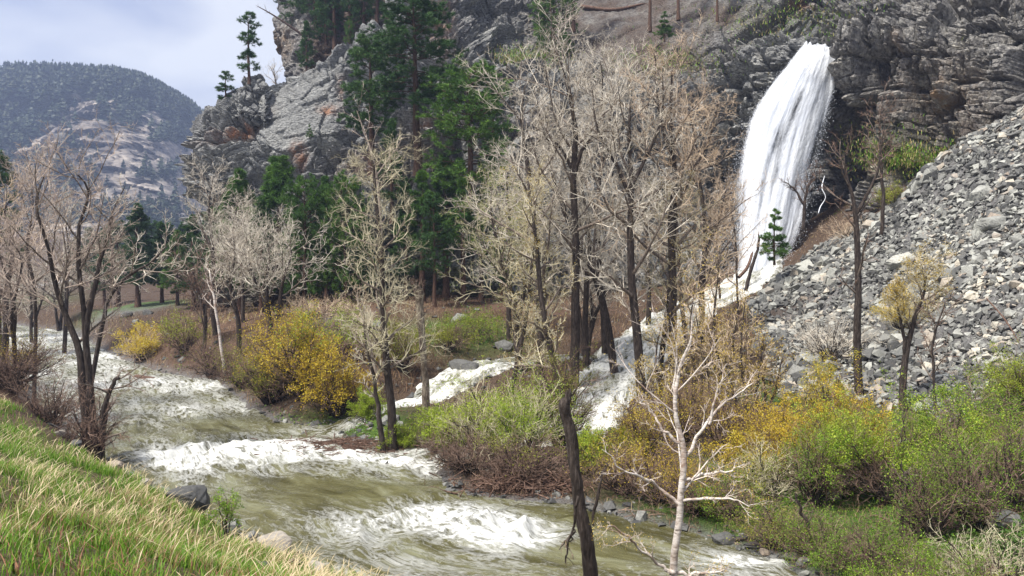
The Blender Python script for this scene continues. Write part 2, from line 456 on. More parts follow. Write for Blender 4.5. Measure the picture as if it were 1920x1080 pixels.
M_ground = None
def build_ground():
    m, nt, b, out = new_mat("ground")
    n1 = tex(nt, 2.2, 8, 0.72); n2 = tex(nt, 18, 6, 0.75); n3 = tex(nt, 0.5, 5, 0.6)
    soil = ramp(nt, n2.outputs['Fac'], [(0.3, (0.016, 0.012, 0.010)), (0.5, (0.06, 0.042, 0.03)), (0.7, (0.16, 0.12, 0.09))])
    litter = ramp(nt, n2.outputs['Fac'], [(0.3, (0.03, 0.018, 0.012)), (0.5, (0.105, 0.062, 0.042)), (0.7, (0.27, 0.19, 0.135))])
    grass = ramp(nt, n2.outputs['Fac'], [(0.3, (0.02, 0.035, 0.01)), (0.5, (0.06, 0.11, 0.02)), (0.7, (0.15, 0.2, 0.05))])
    rock = ramp(nt, n2.outputs['Fac'], [(0.3, (0.04, 0.037, 0.035)), (0.5, (0.14, 0.135, 0.13)), (0.7, (0.32, 0.31, 0.30))])
    g = attr(nt, 'grass'); l = attr(nt, 'litter'); r = attr(nt, 'rock')
    def f(a, lo=0.35, hi=0.6):
        return mth(nt, 'MULTIPLY', a.outputs['Fac'], mth(nt, 'ADD', 0.45, ramp(nt, n1.outputs['Fac'], [(lo, (0, 0, 0)), (hi, (1, 1, 1))])), clamp=True)
    c = mixc(nt, f(l), soil, litter); c = mixc(nt, f(g), c, grass); c = mixc(nt, f(r), c, rock)
    nt.links.new(c, b.inputs['Base Color'])
    b.inputs['Roughness'].default_value = 0.9
    b.inputs['Specular IOR Level'].default_value = 0.15
    h = mth(nt, 'ADD', n1.outputs['Fac'], mth(nt, 'MULTIPLY', n2.outputs['Fac'], 0.4))
    bump(nt, b, h, 1.0, 0.12)
    NX, NY = 380, 350
    u = np.linspace(-1, 1, NX); u = np.sign(u) * (0.72 * np.abs(u) + 0.28 * np.abs(u) ** 4)
    y = np.concatenate([np.linspace(-40, 3, 20, endpoint=False), np.geomspace(3, 110, NY - 90), np.geomspace(113, 4000, 70)])
    X = u[None, :] * (10 + np.abs(y)[:, None] * 1.05); Y = np.repeat(y[:, None], NX, 1)
    q = np.column_stack([X.ravel(), Y.ravel()])
    z, sd, ts, wet = land(q, True)
    tal = sstep(0.5, -0.8, ts)
    sub = (tal > 0) & (q[:, 1] < 70)
    hs, e, off = voronoi(np.column_stack([q[sub] / 0.55, z[sub] / 0.55]), 21)
    z[sub] += tal[sub] * (0.22 * (hs[:, 0] - .5) + (off[:, :2] * (hs[:, 1:] - .5)).sum(1) * 0.3 - 0.12 * np.exp(-e * 9))
    def blob(px, py, D, r, s=1.0):
        c = P(px, py, D)[:2]
        return s * np.exp(-((q - c) ** 2).sum(1) / r ** 2)
    near = sstep(18.5, 16.5, q[:, 1] + 0.42 * q[:, 0]) * sstep(0.3, 1.2, sd)
    grass = near * 0.3 + blob(270, 568, 85, 5, 1.6) + blob(860, 620, 48, 3.5, 1.3) + blob(1400, 930, 22.5, 3, 1.6) + blob(1500, 740, 33.5, 2.2, 1.3) + blob(1800, 1050, 16, 3.5, 1.3) + \
        blob(640, 780, 34, 2.0, 1) + blob(700, 810, 31.5, 1.6, 1.2) + blob(1600, 900, 22, 4, .7) + blob(50, 545, 105, 6, .5) + blob(1650, 820, 27, 3, .8)
    litter = blob(650, 585, 57, 9, 1.4) + blob(500, 575, 62, 8, 1) + blob(900, 575, 56, 7, .8) + near * 0.9 + blob(60, 740, 32, 5, .8) + 0.25
    rock = tal * 1.3 + sstep(1.0, 0.1, np.abs(sd)) * 0.8 + blob(230, 590, 80, 5, .8) + blob(620, 610, 51, 2.5, .7)
    rock *= 1 - 0.8 * np.clip(blob(1440, 590, 49, 3.2, 1.2), 0, 1)
    i = np.arange(len(y) * NX).reshape(len(y), NX)
    Q = np.stack([i[:-1, :-1], i[:-1, 1:], i[1:, 1:], i[1:, :-1]], -1).reshape(-1, 4)
    me = mesh("ground", np.column_stack([q, z]), Q=Q, smooth=False,
              attrs={'grass': np.clip(grass, 0, 1.3), 'litter': np.clip(litter, 0, 1), 'rock': np.clip(rock, 0, 1.4)}, mats=[m])
    link("ground", me, kind='structure')
build_ground()

# ------------------------------------------------------------------ cliffs
def patch(ctrl, nu, nv):
    """Catmull-Rom surface through a grid of (px, py, depth) control points"""
    c = np.array(ctrl, float)
    pts = P(c[..., 0], c[..., 1], c[..., 2])
    def cr(a, n):
        k = a.shape[0]
        t = np.linspace(0, k - 1 - 1e-6, n); i = t.astype(int); f = (t - i)[:, None, None]
        a = np.concatenate([2 * a[:1] - a[1:2], a, 2 * a[-1:] - a[-2:-1]])
        p0, p1, p2, p3 = a[i], a[i + 1], a[i + 2], a[i + 3]
        return 0.5 * (2 * p1 + (p2 - p0) * f + (2 * p0 - 5 * p1 + 4 * p2 - p3) * f ** 2 + (3 * p1 - p0 - 3 * p2 + p3) * f ** 3)
    s = cr(pts, nv)
    s = cr(s.transpose(1, 0, 2), nu).transpose(1, 0, 2)
    return s

def px_of(V):
    """photograph pixel of world points (used to place natural colour and relief features where they are)"""
    r = V - EYE
    ca, sa = math.cos(PITCH), math.sin(PITCH)
    f = r[..., 1] * ca + r[..., 2] * sa; u = -r[..., 1] * sa + r[..., 2] * ca
    return 960 + F * r[..., 0] / f, 540 - F * u / f

def grid_quads(nv, nu):
    i = np.arange(nv * nu).reshape(nv, nu)
    return np.stack([i[:-1, :-1], i[1:, :-1], i[1:, 1:], i[:-1, 1:]], -1).reshape(-1, 4)

def rocky(S, layers, crack=1.0, seed=0, warp=0.22, push=None):
    """break a smooth surface into joint blocks: each layer shifts and tilts its blocks and opens the joints"""
    nv, nu = S.shape[:2]
    V = S.reshape(-1, 3).copy()
    du = np.gradient(S, axis=1).reshape(-1, 3); dv = np.gradient(S, axis=0).reshape(-1, 3)
    n = norm(np.cross(dv, du))
    if (n[:, 1] > 0).mean() > 0.5: n = -n
    w = V + warp * np.stack([fbm(V / 3.0, 3, seed=seed + 40 + k) for k in range(3)], -1)
    d = 0.6 * fbm(V / 7.0, 2, seed=seed + 50)
    tone = np.zeros(len(V)); tw = 0
    lat = np.zeros_like(V)
    for k, (kind, size, R, amp, tilt, cr) in enumerate(layers):
        q = (w @ R) / np.array(size)
        if kind == 'v':
            hs, e, off = voronoi(q, seed + 60 + 9 * k); h3 = hs[:, 2]
        else:
            hs, e, off = bricks(q, seed + 60 + 9 * k); h3 = hs[:, 2]
        o = amp * (hs[:, 0] - 0.5) * 2 + tilt * ((off[:, 0] * (hs[:, 1] - .5)) + off[:, 2] * (h3 - 0.35)) * 2
        o -= cr * np.exp(-(np.maximum(e, 0) * 17) ** 2)
        d += o
        lat += R[:, 2] * (amp * 0.25 * (hs[:, 1] - .5))[:, None]
        tone += (h3 * (1.0 if k else 0.6)); tw += (1.0 if k else 0.6)
    d += 0.03 * fbm(V / 0.35, 2, seed=seed + 3)
    if push is not None: d += push
    V = V + n * d[:, None] + lat
    return V, np.clip((tone / tw - 0.5) * 1.6 + 0.5, 0, 1), n

M_rock = rock_mat("grey_rock", (0.48, 0.48, 0.455), (0.20, 0.20, 0.195), (0.028, 0.034, 0.036), (0.36, 0.17, 0.09))
M_rock2 = rock_mat("dark_rock", (0.44, 0.42, 0.38), (0.17, 0.16, 0.15), (0.028, 0.027, 0.026), (0.30, 0.19, 0.10), rot=(5, 8, 0), st=0.9)

def bl(px, py, cx, cy, rx, ry, s=1.0, rot=0.0):
    a = math.radians(rot); dx = px - cx; dy = py - cy
    x = dx * math.cos(a) + dy * math.sin(a); y = -dx * math.sin(a) + dy * math.cos(a)
    return s * np.exp(-(x / rx) ** 2 - (y / ry) ** 2)

# left dome
def build_dome():
    cols = [  # px at base..., rows: behind, crest, upper, mid, low, foot
        [(470, 250, 100), (430, 262, 97), (415, 300, 96), (410, 380, 95), (410, 470, 94), (420, 600, 92)],
        [(400, 250, 90), (388, 238, 84), (380, 272, 82), (384, 340, 80), (392, 440, 79), (392, 600, 78)],
        [(440, 240, 88), (425, 212, 80), (420, 262, 77), (425, 340, 75), (428, 430, 72), (425, 600, 70)],
        [(500, 230, 88), (490, 196, 80), (485, 260, 76.5), (490, 340, 73.5), (490, 430, 70), (490, 600, 67)],
        [(560, 190, 88), (548, 152, 81), (550, 225, 76.5), (555, 320, 73), (555, 420, 69), (555, 600, 66)],
        [(620, 160, 89), (610, 124, 82), (612, 200, 77), (615, 300, 73), (615, 400, 69), (615, 600, 65)],
        [(670, 130, 90), (660, 92, 83), (665, 190, 77.5), (668, 290, 73), (670, 400, 68.5), (670, 600, 64.5)],
        [(730, 70, 92), (722, 40, 84), (722, 150, 78), (725, 270, 73), (728, 390, 68), (728, 600, 64)],
        [(790, 10, 93), (785, 0, 85), (780, 120, 78), (780, 250, 73.5), (785, 380, 68.5), (785, 600, 63.5)],
        [(850, -60, 93), (835, -20, 85), (838, 90, 78), (838, 230, 74.5), (845, 370, 69), (845, 600, 63.5)],
        [(880, 0, 92), (885, 50, 84), (890, 130, 78.5), (895, 250, 75), (905, 370, 69.5), (905, 600, 63.5)],
        [(920, 60, 92), (925, 110, 86), (935, 190, 81), (950, 280, 77), (965, 380, 72), (965, 600, 66)],
    ]
    c = np.array(cols).transpose(1, 0, 2)
    S = patch(c, 380, 310)
    px, py = px_of(S.reshape(-1, 3))
    smooth = bl(px, py, 560, 220, 95, 65, 1, -35)            # the smooth slab high on the dome
    R = rotm(12, -28, 0)
    push = -2.6 * bl(px, py, 612, 200, 24, 17) - 3.4 * bl(px, py, 818, 185, 50, 20, 1, 12) - 2.4 * bl(px, py, 650, 245, 15, 9) \
        - 2.6 * bl(px, py, 790, 240, 75, 12, 1, 5) + 1.6 * bl(px, py, 810, 160, 110, 12, 1, 15) + 1.2 * bl(px, py, 600, 285, 50, 16) - 1.6 * bl(px, py, 570, 318, 55, 6, 1, -8) \
        - 1.5 * bl(px, py, 440, 258, 45, 9, 1, -28) + 1.0 * bl(px, py, 690, 300, 50, 15) - 2.0 * bl(px, py, 700, 332, 60, 8) + 1.5 * bl(px, py, 790, 212, 70, 7, 1, 5)
    V, tone, n = rocky(S, [('v', (5.5, 4, 3.0), R, 1.1, 2.6, 1.0), ('v', (2.6, 2, 1.1), R, 0.65, 1.5, 0.8), ('b', (1.8, 1.4, 0.7), R, 0.28, 0.45, 0.4), ('v', (0.9, 0.7, 0.35), rotm(0, -40, 30), 0.12, 0.30, 0.08)],
                       seed=100, push=push)
    flat = S.reshape(-1, 3) + n * (0.2 * fbm(S.reshape(-1, 3) / 2.5, 4, seed=7) + 0.25 * (1 - np.abs(noise((S.reshape(-1, 3) @ R) / np.array([4, 4, 0.7]), 8))))[:, None]
    k = np.clip(smooth * 1.5, 0, 0.88)[:, None]
    V = V * (1 - k) + flat * k
    tone = tone * (1 - k[:, 0]) + 0.55 * k[:, 0]
    och = bl(px, py, 450, 245, 45, 11, 1.3, -30) + bl(px, py, 560, 290, 14, 18, 1.2) + bl(px, py, 612, 205, 16, 10, 1) + bl(px, py, 830, 60, 25, 45, .8) + bl(px, py, 790, 238, 70, 10, .7, 5) + bl(px, py, 800, 290, 40, 30, .5) + bl(px, py, 640, 170, 8, 20, .6) + bl(px, py, 700, 320, 60, 20, .7)
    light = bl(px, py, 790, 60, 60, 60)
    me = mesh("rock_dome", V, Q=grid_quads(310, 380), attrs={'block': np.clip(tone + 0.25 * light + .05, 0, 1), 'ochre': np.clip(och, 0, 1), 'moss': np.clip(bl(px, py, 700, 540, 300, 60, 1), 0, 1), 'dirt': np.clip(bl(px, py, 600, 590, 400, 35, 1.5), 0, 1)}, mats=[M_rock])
    link("rock_dome", me, label="huge rounded grey rock dome with ochre patches rising behind the pines", cat="cliff", kind='thing')
    # separate angular outcrop perched at the dome's left shoulder
    c = []
    prof = [(432, 205, 190), (445, 205, 172), (465, 222, 158), (488, 225, 150), (505, 218, 168), (517, 205, 190)]
    for j, (x, yb, yt) in enumerate(prof):
        e = 2.5 if j in (0, 5) else 0
        c.append([(x, yb - 5, 83), (x, yt + 3, 82), (x, yt, 79.5 + e), (x - 2, yt * .6 + yb * .4, 77.5 + e), (x - 4, yt * .2 + yb * .8, 76.3 + e), (x - 4, yb + 15, 77 + e)])
    S = patch(np.array(c).transpose(1, 0, 2), 110, 110)
    R = rotm(15, 35, 0)
    V, tone, n = rocky(S, [('v', (2.2, 1.6, 1.1), R, 0.35, 0.7, 0.5), ('b', (0.9, 0.9, 0.5), R, 0.16, 0.35, 0.25)], seed=130)
    px, py = px_of(S.reshape(-1, 3))
    z = np.zeros(len(V))
    me = mesh("rock_outcrop", V, Q=grid_quads(110, 110), attrs={'block': tone * .8, 'ochre': z, 'moss': z, 'dirt': z}, mats=[M_rock])
    link("rock_outcrop", me, label="dark angular rock outcrop with the lone slender pine on its top", cat="rock outcrop", kind='thing')
build_dome()

def build_upper_crag():
    cols = [
        [(590, -80, 112), (560, -60, 108), (545, 20, 106), (550, 90, 105), (560, 160, 104)],
        [(540, -110, 108), (520, -60, 101), (519, 20, 99), (530, 90, 98), (545, 170, 97)],
        [(600, -140, 106), (570, -70, 98), (565, 10, 95.5), (570, 90, 93), (580, 180, 91)],
        [(700, -200, 108), (680, -90, 100), (670, 10, 95), (665, 90, 91), (660, 180, 88)],
        [(820, -240, 110), (800, -110, 101), (790, -20, 95), (780, 60, 90), (770, 150, 87)],
    ]
    S = patch(np.array(cols).transpose(1, 0, 2), 170, 140)
    px, py = px_of(S.reshape(-1, 3))
    V, tone, n = rocky(S, [('v', (3.5, 3, 3), rotm(5, -10, 0), 0.7, 0.8, 0.3), ('b', (1.4, 1.4, 0.7), rotm(5, -10, 0), 0.25, 0.25, 0.12)], seed=150)
    me = mesh("upper_crag", V, Q=grid_quads(140, 170), attrs={'block': tone, 'ochre': np.clip(bl(px, py, 535, 85, 18, 30, .8), 0, 1), 'moss': np.clip(sstep(580, 640, px) * .6, 0, 1), 'dirt': np.clip(sstep(560, 600, px), 0, 1)}, mats=[M_rock2])
    link("wooded_crag", me, label="dark brownish crag with a pine wood on top, behind the rock dome's left crest", cat="cliff", kind='thing')
build_upper_crag()

def build_cliffs():
    cols = [
        [(860, -140, 104), (850, -20, 95), (850, 60, 90), (850, 140, 86), (850, 230, 82), (850, 330, 77), (860, 450, 72), (860, 600, 68)],
        [(960, -140, 102), (950, -20, 93), (950, 60, 88.5), (950, 130, 83), (950, 215, 80), (950, 330, 75), (955, 450, 70), (955, 600, 65)],
        [(1060, -160, 106), (1060, -20, 96), (1060, 40, 91), (1060, 125, 83), (1060, 205, 78), (1060, 320, 73.5), (1060, 440, 69), (1060, 600, 63)],
        [(1160, -160, 104), (1160, -20, 95), (1160, 60, 86), (1160, 150, 78.5), (1160, 225, 75), (1160, 330, 72), (1160, 440, 68), (1160, 600, 63)],
        [(1260, -160, 98), (1260, -20, 90), (1260, 60, 81), (1260, 140, 75.5), (1260, 230, 73), (1260, 330, 71), (1260, 440, 67), (1260, 600, 62)],
        [(1360, -170, 90), (1360, -40, 82), (1360, 50, 76), (1360, 130, 72.5), (1360, 230, 71), (1360, 340, 70), (1360, 450, 66.5), (1360, 600, 62)],
        [(1450, -170, 82), (1450, -40, 76), (1450, 50, 71.5), (1450, 120, 69), (1450, 230, 69), (1450, 340, 69), (1450, 450, 67), (1450, 600, 64)],
        [(1525, -170, 78), (1525, -40, 71.5), (1525, 50, 68), (1525, 95, 66.5), (1525, 230, 69), (1520, 340, 69), (1515, 450, 67.5), (1515, 600, 66)],
        [(1585, -170, 74), (1585, -40, 68), (1585, 50, 64.6), (1580, 120, 64), (1580, 230, 65.5), (1578, 340, 66), (1575, 450, 66), (1575, 600, 65)],
        [(1650, -170, 70), (1650, -40, 64), (1650, 50, 61.8), (1650, 140, 61), (1650, 230, 61.5), (1650, 330, 61), (1650, 430, 60), (1650, 560, 60)],
        [(1740, -170, 66), (1740, -40, 60.5), (1740, 50, 58.5), (1740, 130, 57.8), (1740, 210, 57.4), (1740, 290, 57), (1740, 380, 57), (1740, 520, 57)],
        [(1840, -170, 62), (1840, -40, 57), (1840, 40, 55), (1840, 110, 54.4), (1840, 190, 54), (1840, 260, 53.6), (1840, 350, 54), (1840, 480, 55)],
        [(1940, -180, 58), (1940, -50, 53.5), (1940, 20, 51.7), (1940, 80, 51), (1940, 140, 50.5), (1940, 200, 50.5), (1940, 300, 51), (1940, 420, 52)],
        [(2120, -200, 54), (2120, -60, 49), (2120, 0, 47.3), (2120, 50, 46.7), (2120, 90, 46.2), (2120, 150, 46), (2120, 260, 47), (2120, 400, 48)],
        [(2400, -250, 50), (2400, -90, 45), (2400, -40, 43), (2400, 20, 42), (2400, 60, 42), (2400, 120, 41.5), (2400, 240, 42), (2400, 400, 43)],
    ]
    nu, nv = 720, 320
    S = patch(np.array(cols).transpose(1, 0, 2), nu, nv)
    Vb = S.reshape(-1, 3)
    px, py = px_of(Vb)
    slope = bl(px, py, 1170, 60, 150, 75, 1.6, 12)          # the bare dirt chute high up
    slope = np.clip(slope + bl(px, py, 1330, 20, 130, 35, .9, 10), 0, 1)
    push = -2.8 * bl(px, py, 1575, 330, 24, 110, 1, 8) - 1.4 * bl(px, py, 1655, 130, 26, 24) - 2.0 * bl(px, py, 1640, 215, 30, 60, 1) + 1.3 * bl(px, py, 1690, 70, 60, 55) \
        - 1.8 * bl(px, py, 1445, 85, 40, 6, 1, -5) - 1.6 * bl(px, py, 1380, 180, 12, 30, 1, 10) + 1.0 * bl(px, py, 1420, 150, 28, 40) + 1.0 * bl(px, py, 1600, 120, 26, 50) \
        - 1.5 * bl(px, py, 1330, 210, 70, 5, 1, -8) - 1.7 * bl(px, py, 1330, 262, 90, 7) - 1.5 * bl(px, py, 1290, 310, 80, 8) - 1.2 * bl(px, py, 1725, 280, 8, 60, 1, 5) - 1.0 * bl(px, py, 1800, 160, 6, 70, 1, 4) - 1.2 * bl(px, py, 960, 120, 60, 7)
    R1 = rotm(10, -18, 0)                                     # beds dip to the left on the left half
    R2 = rotm(4, 6, -18)
    Va, ta, n = rocky(S, [('v', (6, 4, 2.6), R1, 0.9, 2.4, 1.0), ('b', (3.0, 2.2, 1.3), R1, 0.7, 1.0, 0.8), ('v', (1.4, 1.1, 0.55), R1, 0.22, 0.5, 0.2), ('b', (0.9, 0.8, 0.3), R1, 0.10, 0.16, 0.08)], seed=200, push=push)
    Vc, tc, n = rocky(S, [('v', (3.4, 3, 6.5), R2, 1.1, 2.2, 1.0), ('b', (1.3, 1.5, 2.4), R2, 0.7, 0.8, 0.8), ('b', (0.8, 0.9, 0.95), R2, 0.24, 0.35, 0.25), ('b', (0.6, 0.5, 0.3), R2, 0.10, 0.15, 0.06)], seed=230, push=push, warp=0.15)
    k = sstep(1520, 1590, px + 8 * fbm(Vb / 2, 2, seed=4))
    V = Va * (1 - k[:, None]) + Vc * k[:, None]
    tone = ta * (1 - k) + tc * k
    soft = Vb + n * (0.25 * fbm(Vb / 1.2, 4, seed=17) + 0.5 * fbm(Vb / 5, 2, seed=27))[:, None]
    V = V * (1 - slope[:, None] * .9) + soft * slope[:, None] * .9
    och = bl(px, py, 1770, 190, 90, 70, .6) + bl(px, py, 1775, 190, 9, 20, .8) + bl(px, py, 1595, 250, 22, 60, .7) + bl(px, py, 1500, 10, 20, 12, 1) + bl(px, py, 1700, 90, 12, 14, .8) + bl(px, py, 1640, 300, 50, 40, .6)
    och += bl(px, py, 1050, 250, 100, 40, .25)
    moss = bl(px, py, 1450, 40, 120, 25, .4) + bl(px, py, 980, 118, 70, 12, 1.2) + bl(px, py, 1650, 280, 60, 50, .6) + bl(px, py, 1690, 300, 60, 30, .5)
    dirt = slope + bl(px, py, 1240, 110, 80, 25, .7) + bl(px, py, 1850, 240, 60, 14, .8, -38) + bl(px, py, 1000, 600, 200, 40, 1)
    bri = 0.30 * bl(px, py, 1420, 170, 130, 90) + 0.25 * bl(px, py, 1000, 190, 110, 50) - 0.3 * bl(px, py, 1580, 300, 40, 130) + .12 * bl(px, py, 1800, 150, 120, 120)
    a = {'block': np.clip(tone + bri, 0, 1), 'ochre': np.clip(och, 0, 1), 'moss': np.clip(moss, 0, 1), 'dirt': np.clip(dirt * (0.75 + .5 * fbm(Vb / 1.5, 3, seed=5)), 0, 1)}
    sp = int(nu * 7.25 / 14)                                  # two rock faces meet behind the fall
    G = np.arange(nu * nv).reshape(nv, nu)
    for name, sl, lab, mt in (("ledge_cliff", slice(0, sp + 1), "broad grey ledged cliff left of the waterfall, under the bare brown slope", M_rock),
                          ("jointed_cliff", slice(sp, nu), "dark blocky cliff right of the waterfall, above the scree", M_rock2)):
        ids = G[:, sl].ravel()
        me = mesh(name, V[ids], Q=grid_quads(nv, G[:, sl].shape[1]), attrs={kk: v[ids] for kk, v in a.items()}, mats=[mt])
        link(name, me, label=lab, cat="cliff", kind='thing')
    return S
CLIFF = build_cliffs()

# ------------------------------------------------------------------ far mountain
def build_mountain():
    cols = [
        [(-900, 160, 900), (-900, 200, 640), (-900, 300, 560), (-900, 400, 440), (-900, 520, 300)],
        [(-400, 130, 900), (-400, 160, 640), (-400, 280, 560), (-400, 400, 440), (-400, 520, 300)],
        [(-80, 180, 900), (-80, 152, 640), (-80, 270, 560), (-80, 390, 440), (-60, 520, 300)],
        [(60, 180, 900), (60, 146, 640), (60, 260, 560), (60, 380, 440), (60, 520, 300)],
        [(180, 170, 900), (180, 150, 640), (180, 190, 590), (180, 360, 470), (180, 520, 300)],
        [(260, 190, 880), (260, 162, 650), (262, 210, 600), (262, 360, 480), (262, 520, 310)],
        [(330, 230, 880), (325, 196, 660), (325, 240, 620), (320, 370, 500), (320, 520, 330)],
        [(390, 300, 880), (372, 230, 680), (368, 290, 640), (360, 390, 540), (360, 520, 360)],
        [(470, 380, 900), (440, 300, 720), (430, 360, 690), (430, 430, 600), (430, 520, 420)],
        [(620, 460, 900), (600, 430, 760), (600, 450, 720), (600, 480, 660), (600, 520, 500)],
    ]
    S = patch(np.array(cols).transpose(1, 0, 2), 340, 190)
    R = rotm(0, -14, 0)
    nv, nu = S.shape[:2]
    V = S.reshape(-1, 3).copy()
    px, py = px_of(V)
    w = V + 8 * np.stack([fbm(V / 40, 3, seed=340 + k) for k in range(3)], -1)
    d = 14 * fbm(V / 70, 3, seed=350)
    hs, e, off = bricks((w @ R) / np.array([34, 30, 13]), 351); d += 9 * (hs[:, 0] - .5) * 2 - 6 * np.exp(-np.maximum(e, 0) * 12); tone = hs[:, 1].copy()
    hs, e, off = bricks((w @ R) / np.array([12, 12, 6]), 352); d += 4.0 * (hs[:, 0] - .5) * 2 - 3 * np.exp(-np.maximum(e, 0) * 12); tone = tone * .5 + hs[:, 1] * .5
    crest = sstep(0.28, 0.22, np.repeat(np.linspace(0, 1, nv)[:, None], nu, 1).ravel())
    V[:, 1] -= d * (1 - crest)
    V[:, 2] += crest * 0 + 1.5 * fbm(V / 20, 2, seed=8)
    m, nt, b, out = new_mat("limestone_mountain")
    n1 = tex(nt, 0.05, 8, 0.72, stretch=(1, 1, 3.5), rot=(0, -12, 0)); n2 = tex(nt, 0.35, 5, 0.7, stretch=(1, 1, 2))
    c = ramp(nt, n1.outputs['Fac'], [(0.38, (0.06, 0.055, 0.05)), (0.48, (0.15, 0.13, 0.115)), (0.56, (0.30, 0.26, 0.215)), (0.72, (0.50, 0.43, 0.35))])
    c = mixc(nt, 0.8, c, ramp(nt, n2.outputs['Fac'], [(0.35, (0.5, 0.5, 0.5)), (0.6, (1.2, 1.2, 1.2))]), 'MULTIPLY')
    bk = attr(nt, 'block')
    c = mixc(nt, 0.8, c, ramp(nt, bk.outputs['Fac'], [(0, (0.35, 0.33, 0.33)), (1, (1.5, 1.5, 1.5))]), 'MULTIPLY')
    gr = attr(nt, 'wood')
    c = mixc(nt, gr.outputs['Fac'], c, (0.035, 0.05, 0.03))
    nt.links.new(c, b.inputs['Base Color']); b.inputs['Roughness'].default_value = 0.9
    wood = np.clip(wood_mask(px, py, V), 0, 1)
    me = mesh("mountain", V, Q=grid_quads(nv, nu), attrs={'block': tone, 'wood': np.clip(wood * 1.4 - .2, 0, 1) * .85}, mats=[m])
    link("mountain", me, kind='structure')
    return V, px, py, wood

def wood_mask(px, py, V):
    nz = fbm(V / 28, 3, seed=77)
    # line between the wood on the upper left and the bare bluffs
    edge = np.interp(px, [-400, 0, 60, 110, 150, 230, 300, 370], [330, 290, 262, 225, 178, 172, 205, 250])
    w = sstep(edge + 12, edge - 8, py + nz * 22)
    w = np.maximum(w, bl(px, py, 235, 218, 30, 18, .9)); w = np.maximum(w, bl(px, py, 130, 290, 16, 40, .9)); w = np.maximum(w, bl(px, py, 60, 340, 90, 40, 1))
    w = np.maximum(w, bl(px, py, 335, 255, 34, 12, .9)); w = np.maximum(w, bl(px, py, 150, 400, 160, 14, 1)); w = np.maximum(w, bl(px, py, 300, 330, 40, 8, .7))
    w = np.maximum(w, sstep(0.18, 0.5, nz) * .4 + .02)
    return w * sstep(-60, 0, py * 0 + 1)
MV, Mpx, Mpy, Mwood = build_mountain()

# ------------------------------------------------------------------ far wood on the mountain
rng = np.random.default_rng(11)
def build_far_wood():
    # a small fir: stacked ragged skirts of triangles
    def fir(r):
        T = []
        for k in range(14):
            h = 0.12 + 0.88 * (k / 14) ** 0.9; rad = (1 - h) * 0.26 + 0.02
            a = r.random() * 6.28; c = np.array([math.cos(a), math.sin(a)]); s = np.array([-c[1], c[0]]) * rad * 1.3
            tip = np.array([c[0] * rad * (0.8 + .6 * r.random()), c[1] * rad * (0.8 + .6 * r.random()), h - 0.07])
            T.append([[s[0], s[1], h + 0.02], [-s[0], -s[1], h + 0.02 + .05 * r.random()], tip])
            T.append([[0, 0, h + 0.10], [s[0] + c[0] * rad * .6, s[1] + c[1] * rad * .6, h - .03], [-s[0] + c[0] * rad * .6, -s[1] + c[1] * rad * .6, h - .05 * r.random()]])
        return np.array(T)
    protos = [fir(rng) for _ in range(5)]
    w = Mwood * ((Mpx > -160) & (Mpx < 480) & (Mpy < 500)) * np.clip(1, 0, 1)
    w = w * (MV[:, 1] < 720)
    i = rng.choice(len(w), 4300, p=w / w.sum())
    # the row of single trees along the crest
    cr = np.where((Mpx > -120) & (Mpx < 400) & (MV[:, 1] > 560) & (np.arange(len(w)) // 340 > 40) & (np.arange(len(w)) // 340 < 60))[0]
    i = np.concatenate([i, rng.choice(cr, 900)])
    out, tint = [], []
    for n, k in enumerate(i):
        s = MV[k, 1] / 560 * (7.5 + 5.5 * rng.random())
        t = protos[n % 5]
        a = rng.random() * 6.28; ca, sa = math.cos(a), math.sin(a)
        q = t * np.array([s * 1.15, s * 1.15, s])
        q = np.stack([q[..., 0] * ca - q[..., 1] * sa, q[..., 0] * sa + q[..., 1] * ca, q[..., 2]], -1)
        out.append(q + MV[k] + np.array([0, 0, -1.0])); tint.append(np.full(q.shape[0] * 3, rng.random()))
    V = np.concatenate(out).reshape(-1, 3)
    m = fol_mat("far_needles", [(0, (0.018, 0.032, 0.018)), (0.5, (0.03, 0.05, 0.026)), (1, (0.06, 0.075, 0.035))], trans=0)
    me = mesh("mountain_forest", V, T=np.arange(len(V)).reshape(-1, 3), attrs={'tint': np.concatenate(tint)}, mats=[m])
    link("mountain_forest", me, kind='stuff', label="hazy conifer forest covering the far mountain", cat="forest")
build_far_wood()

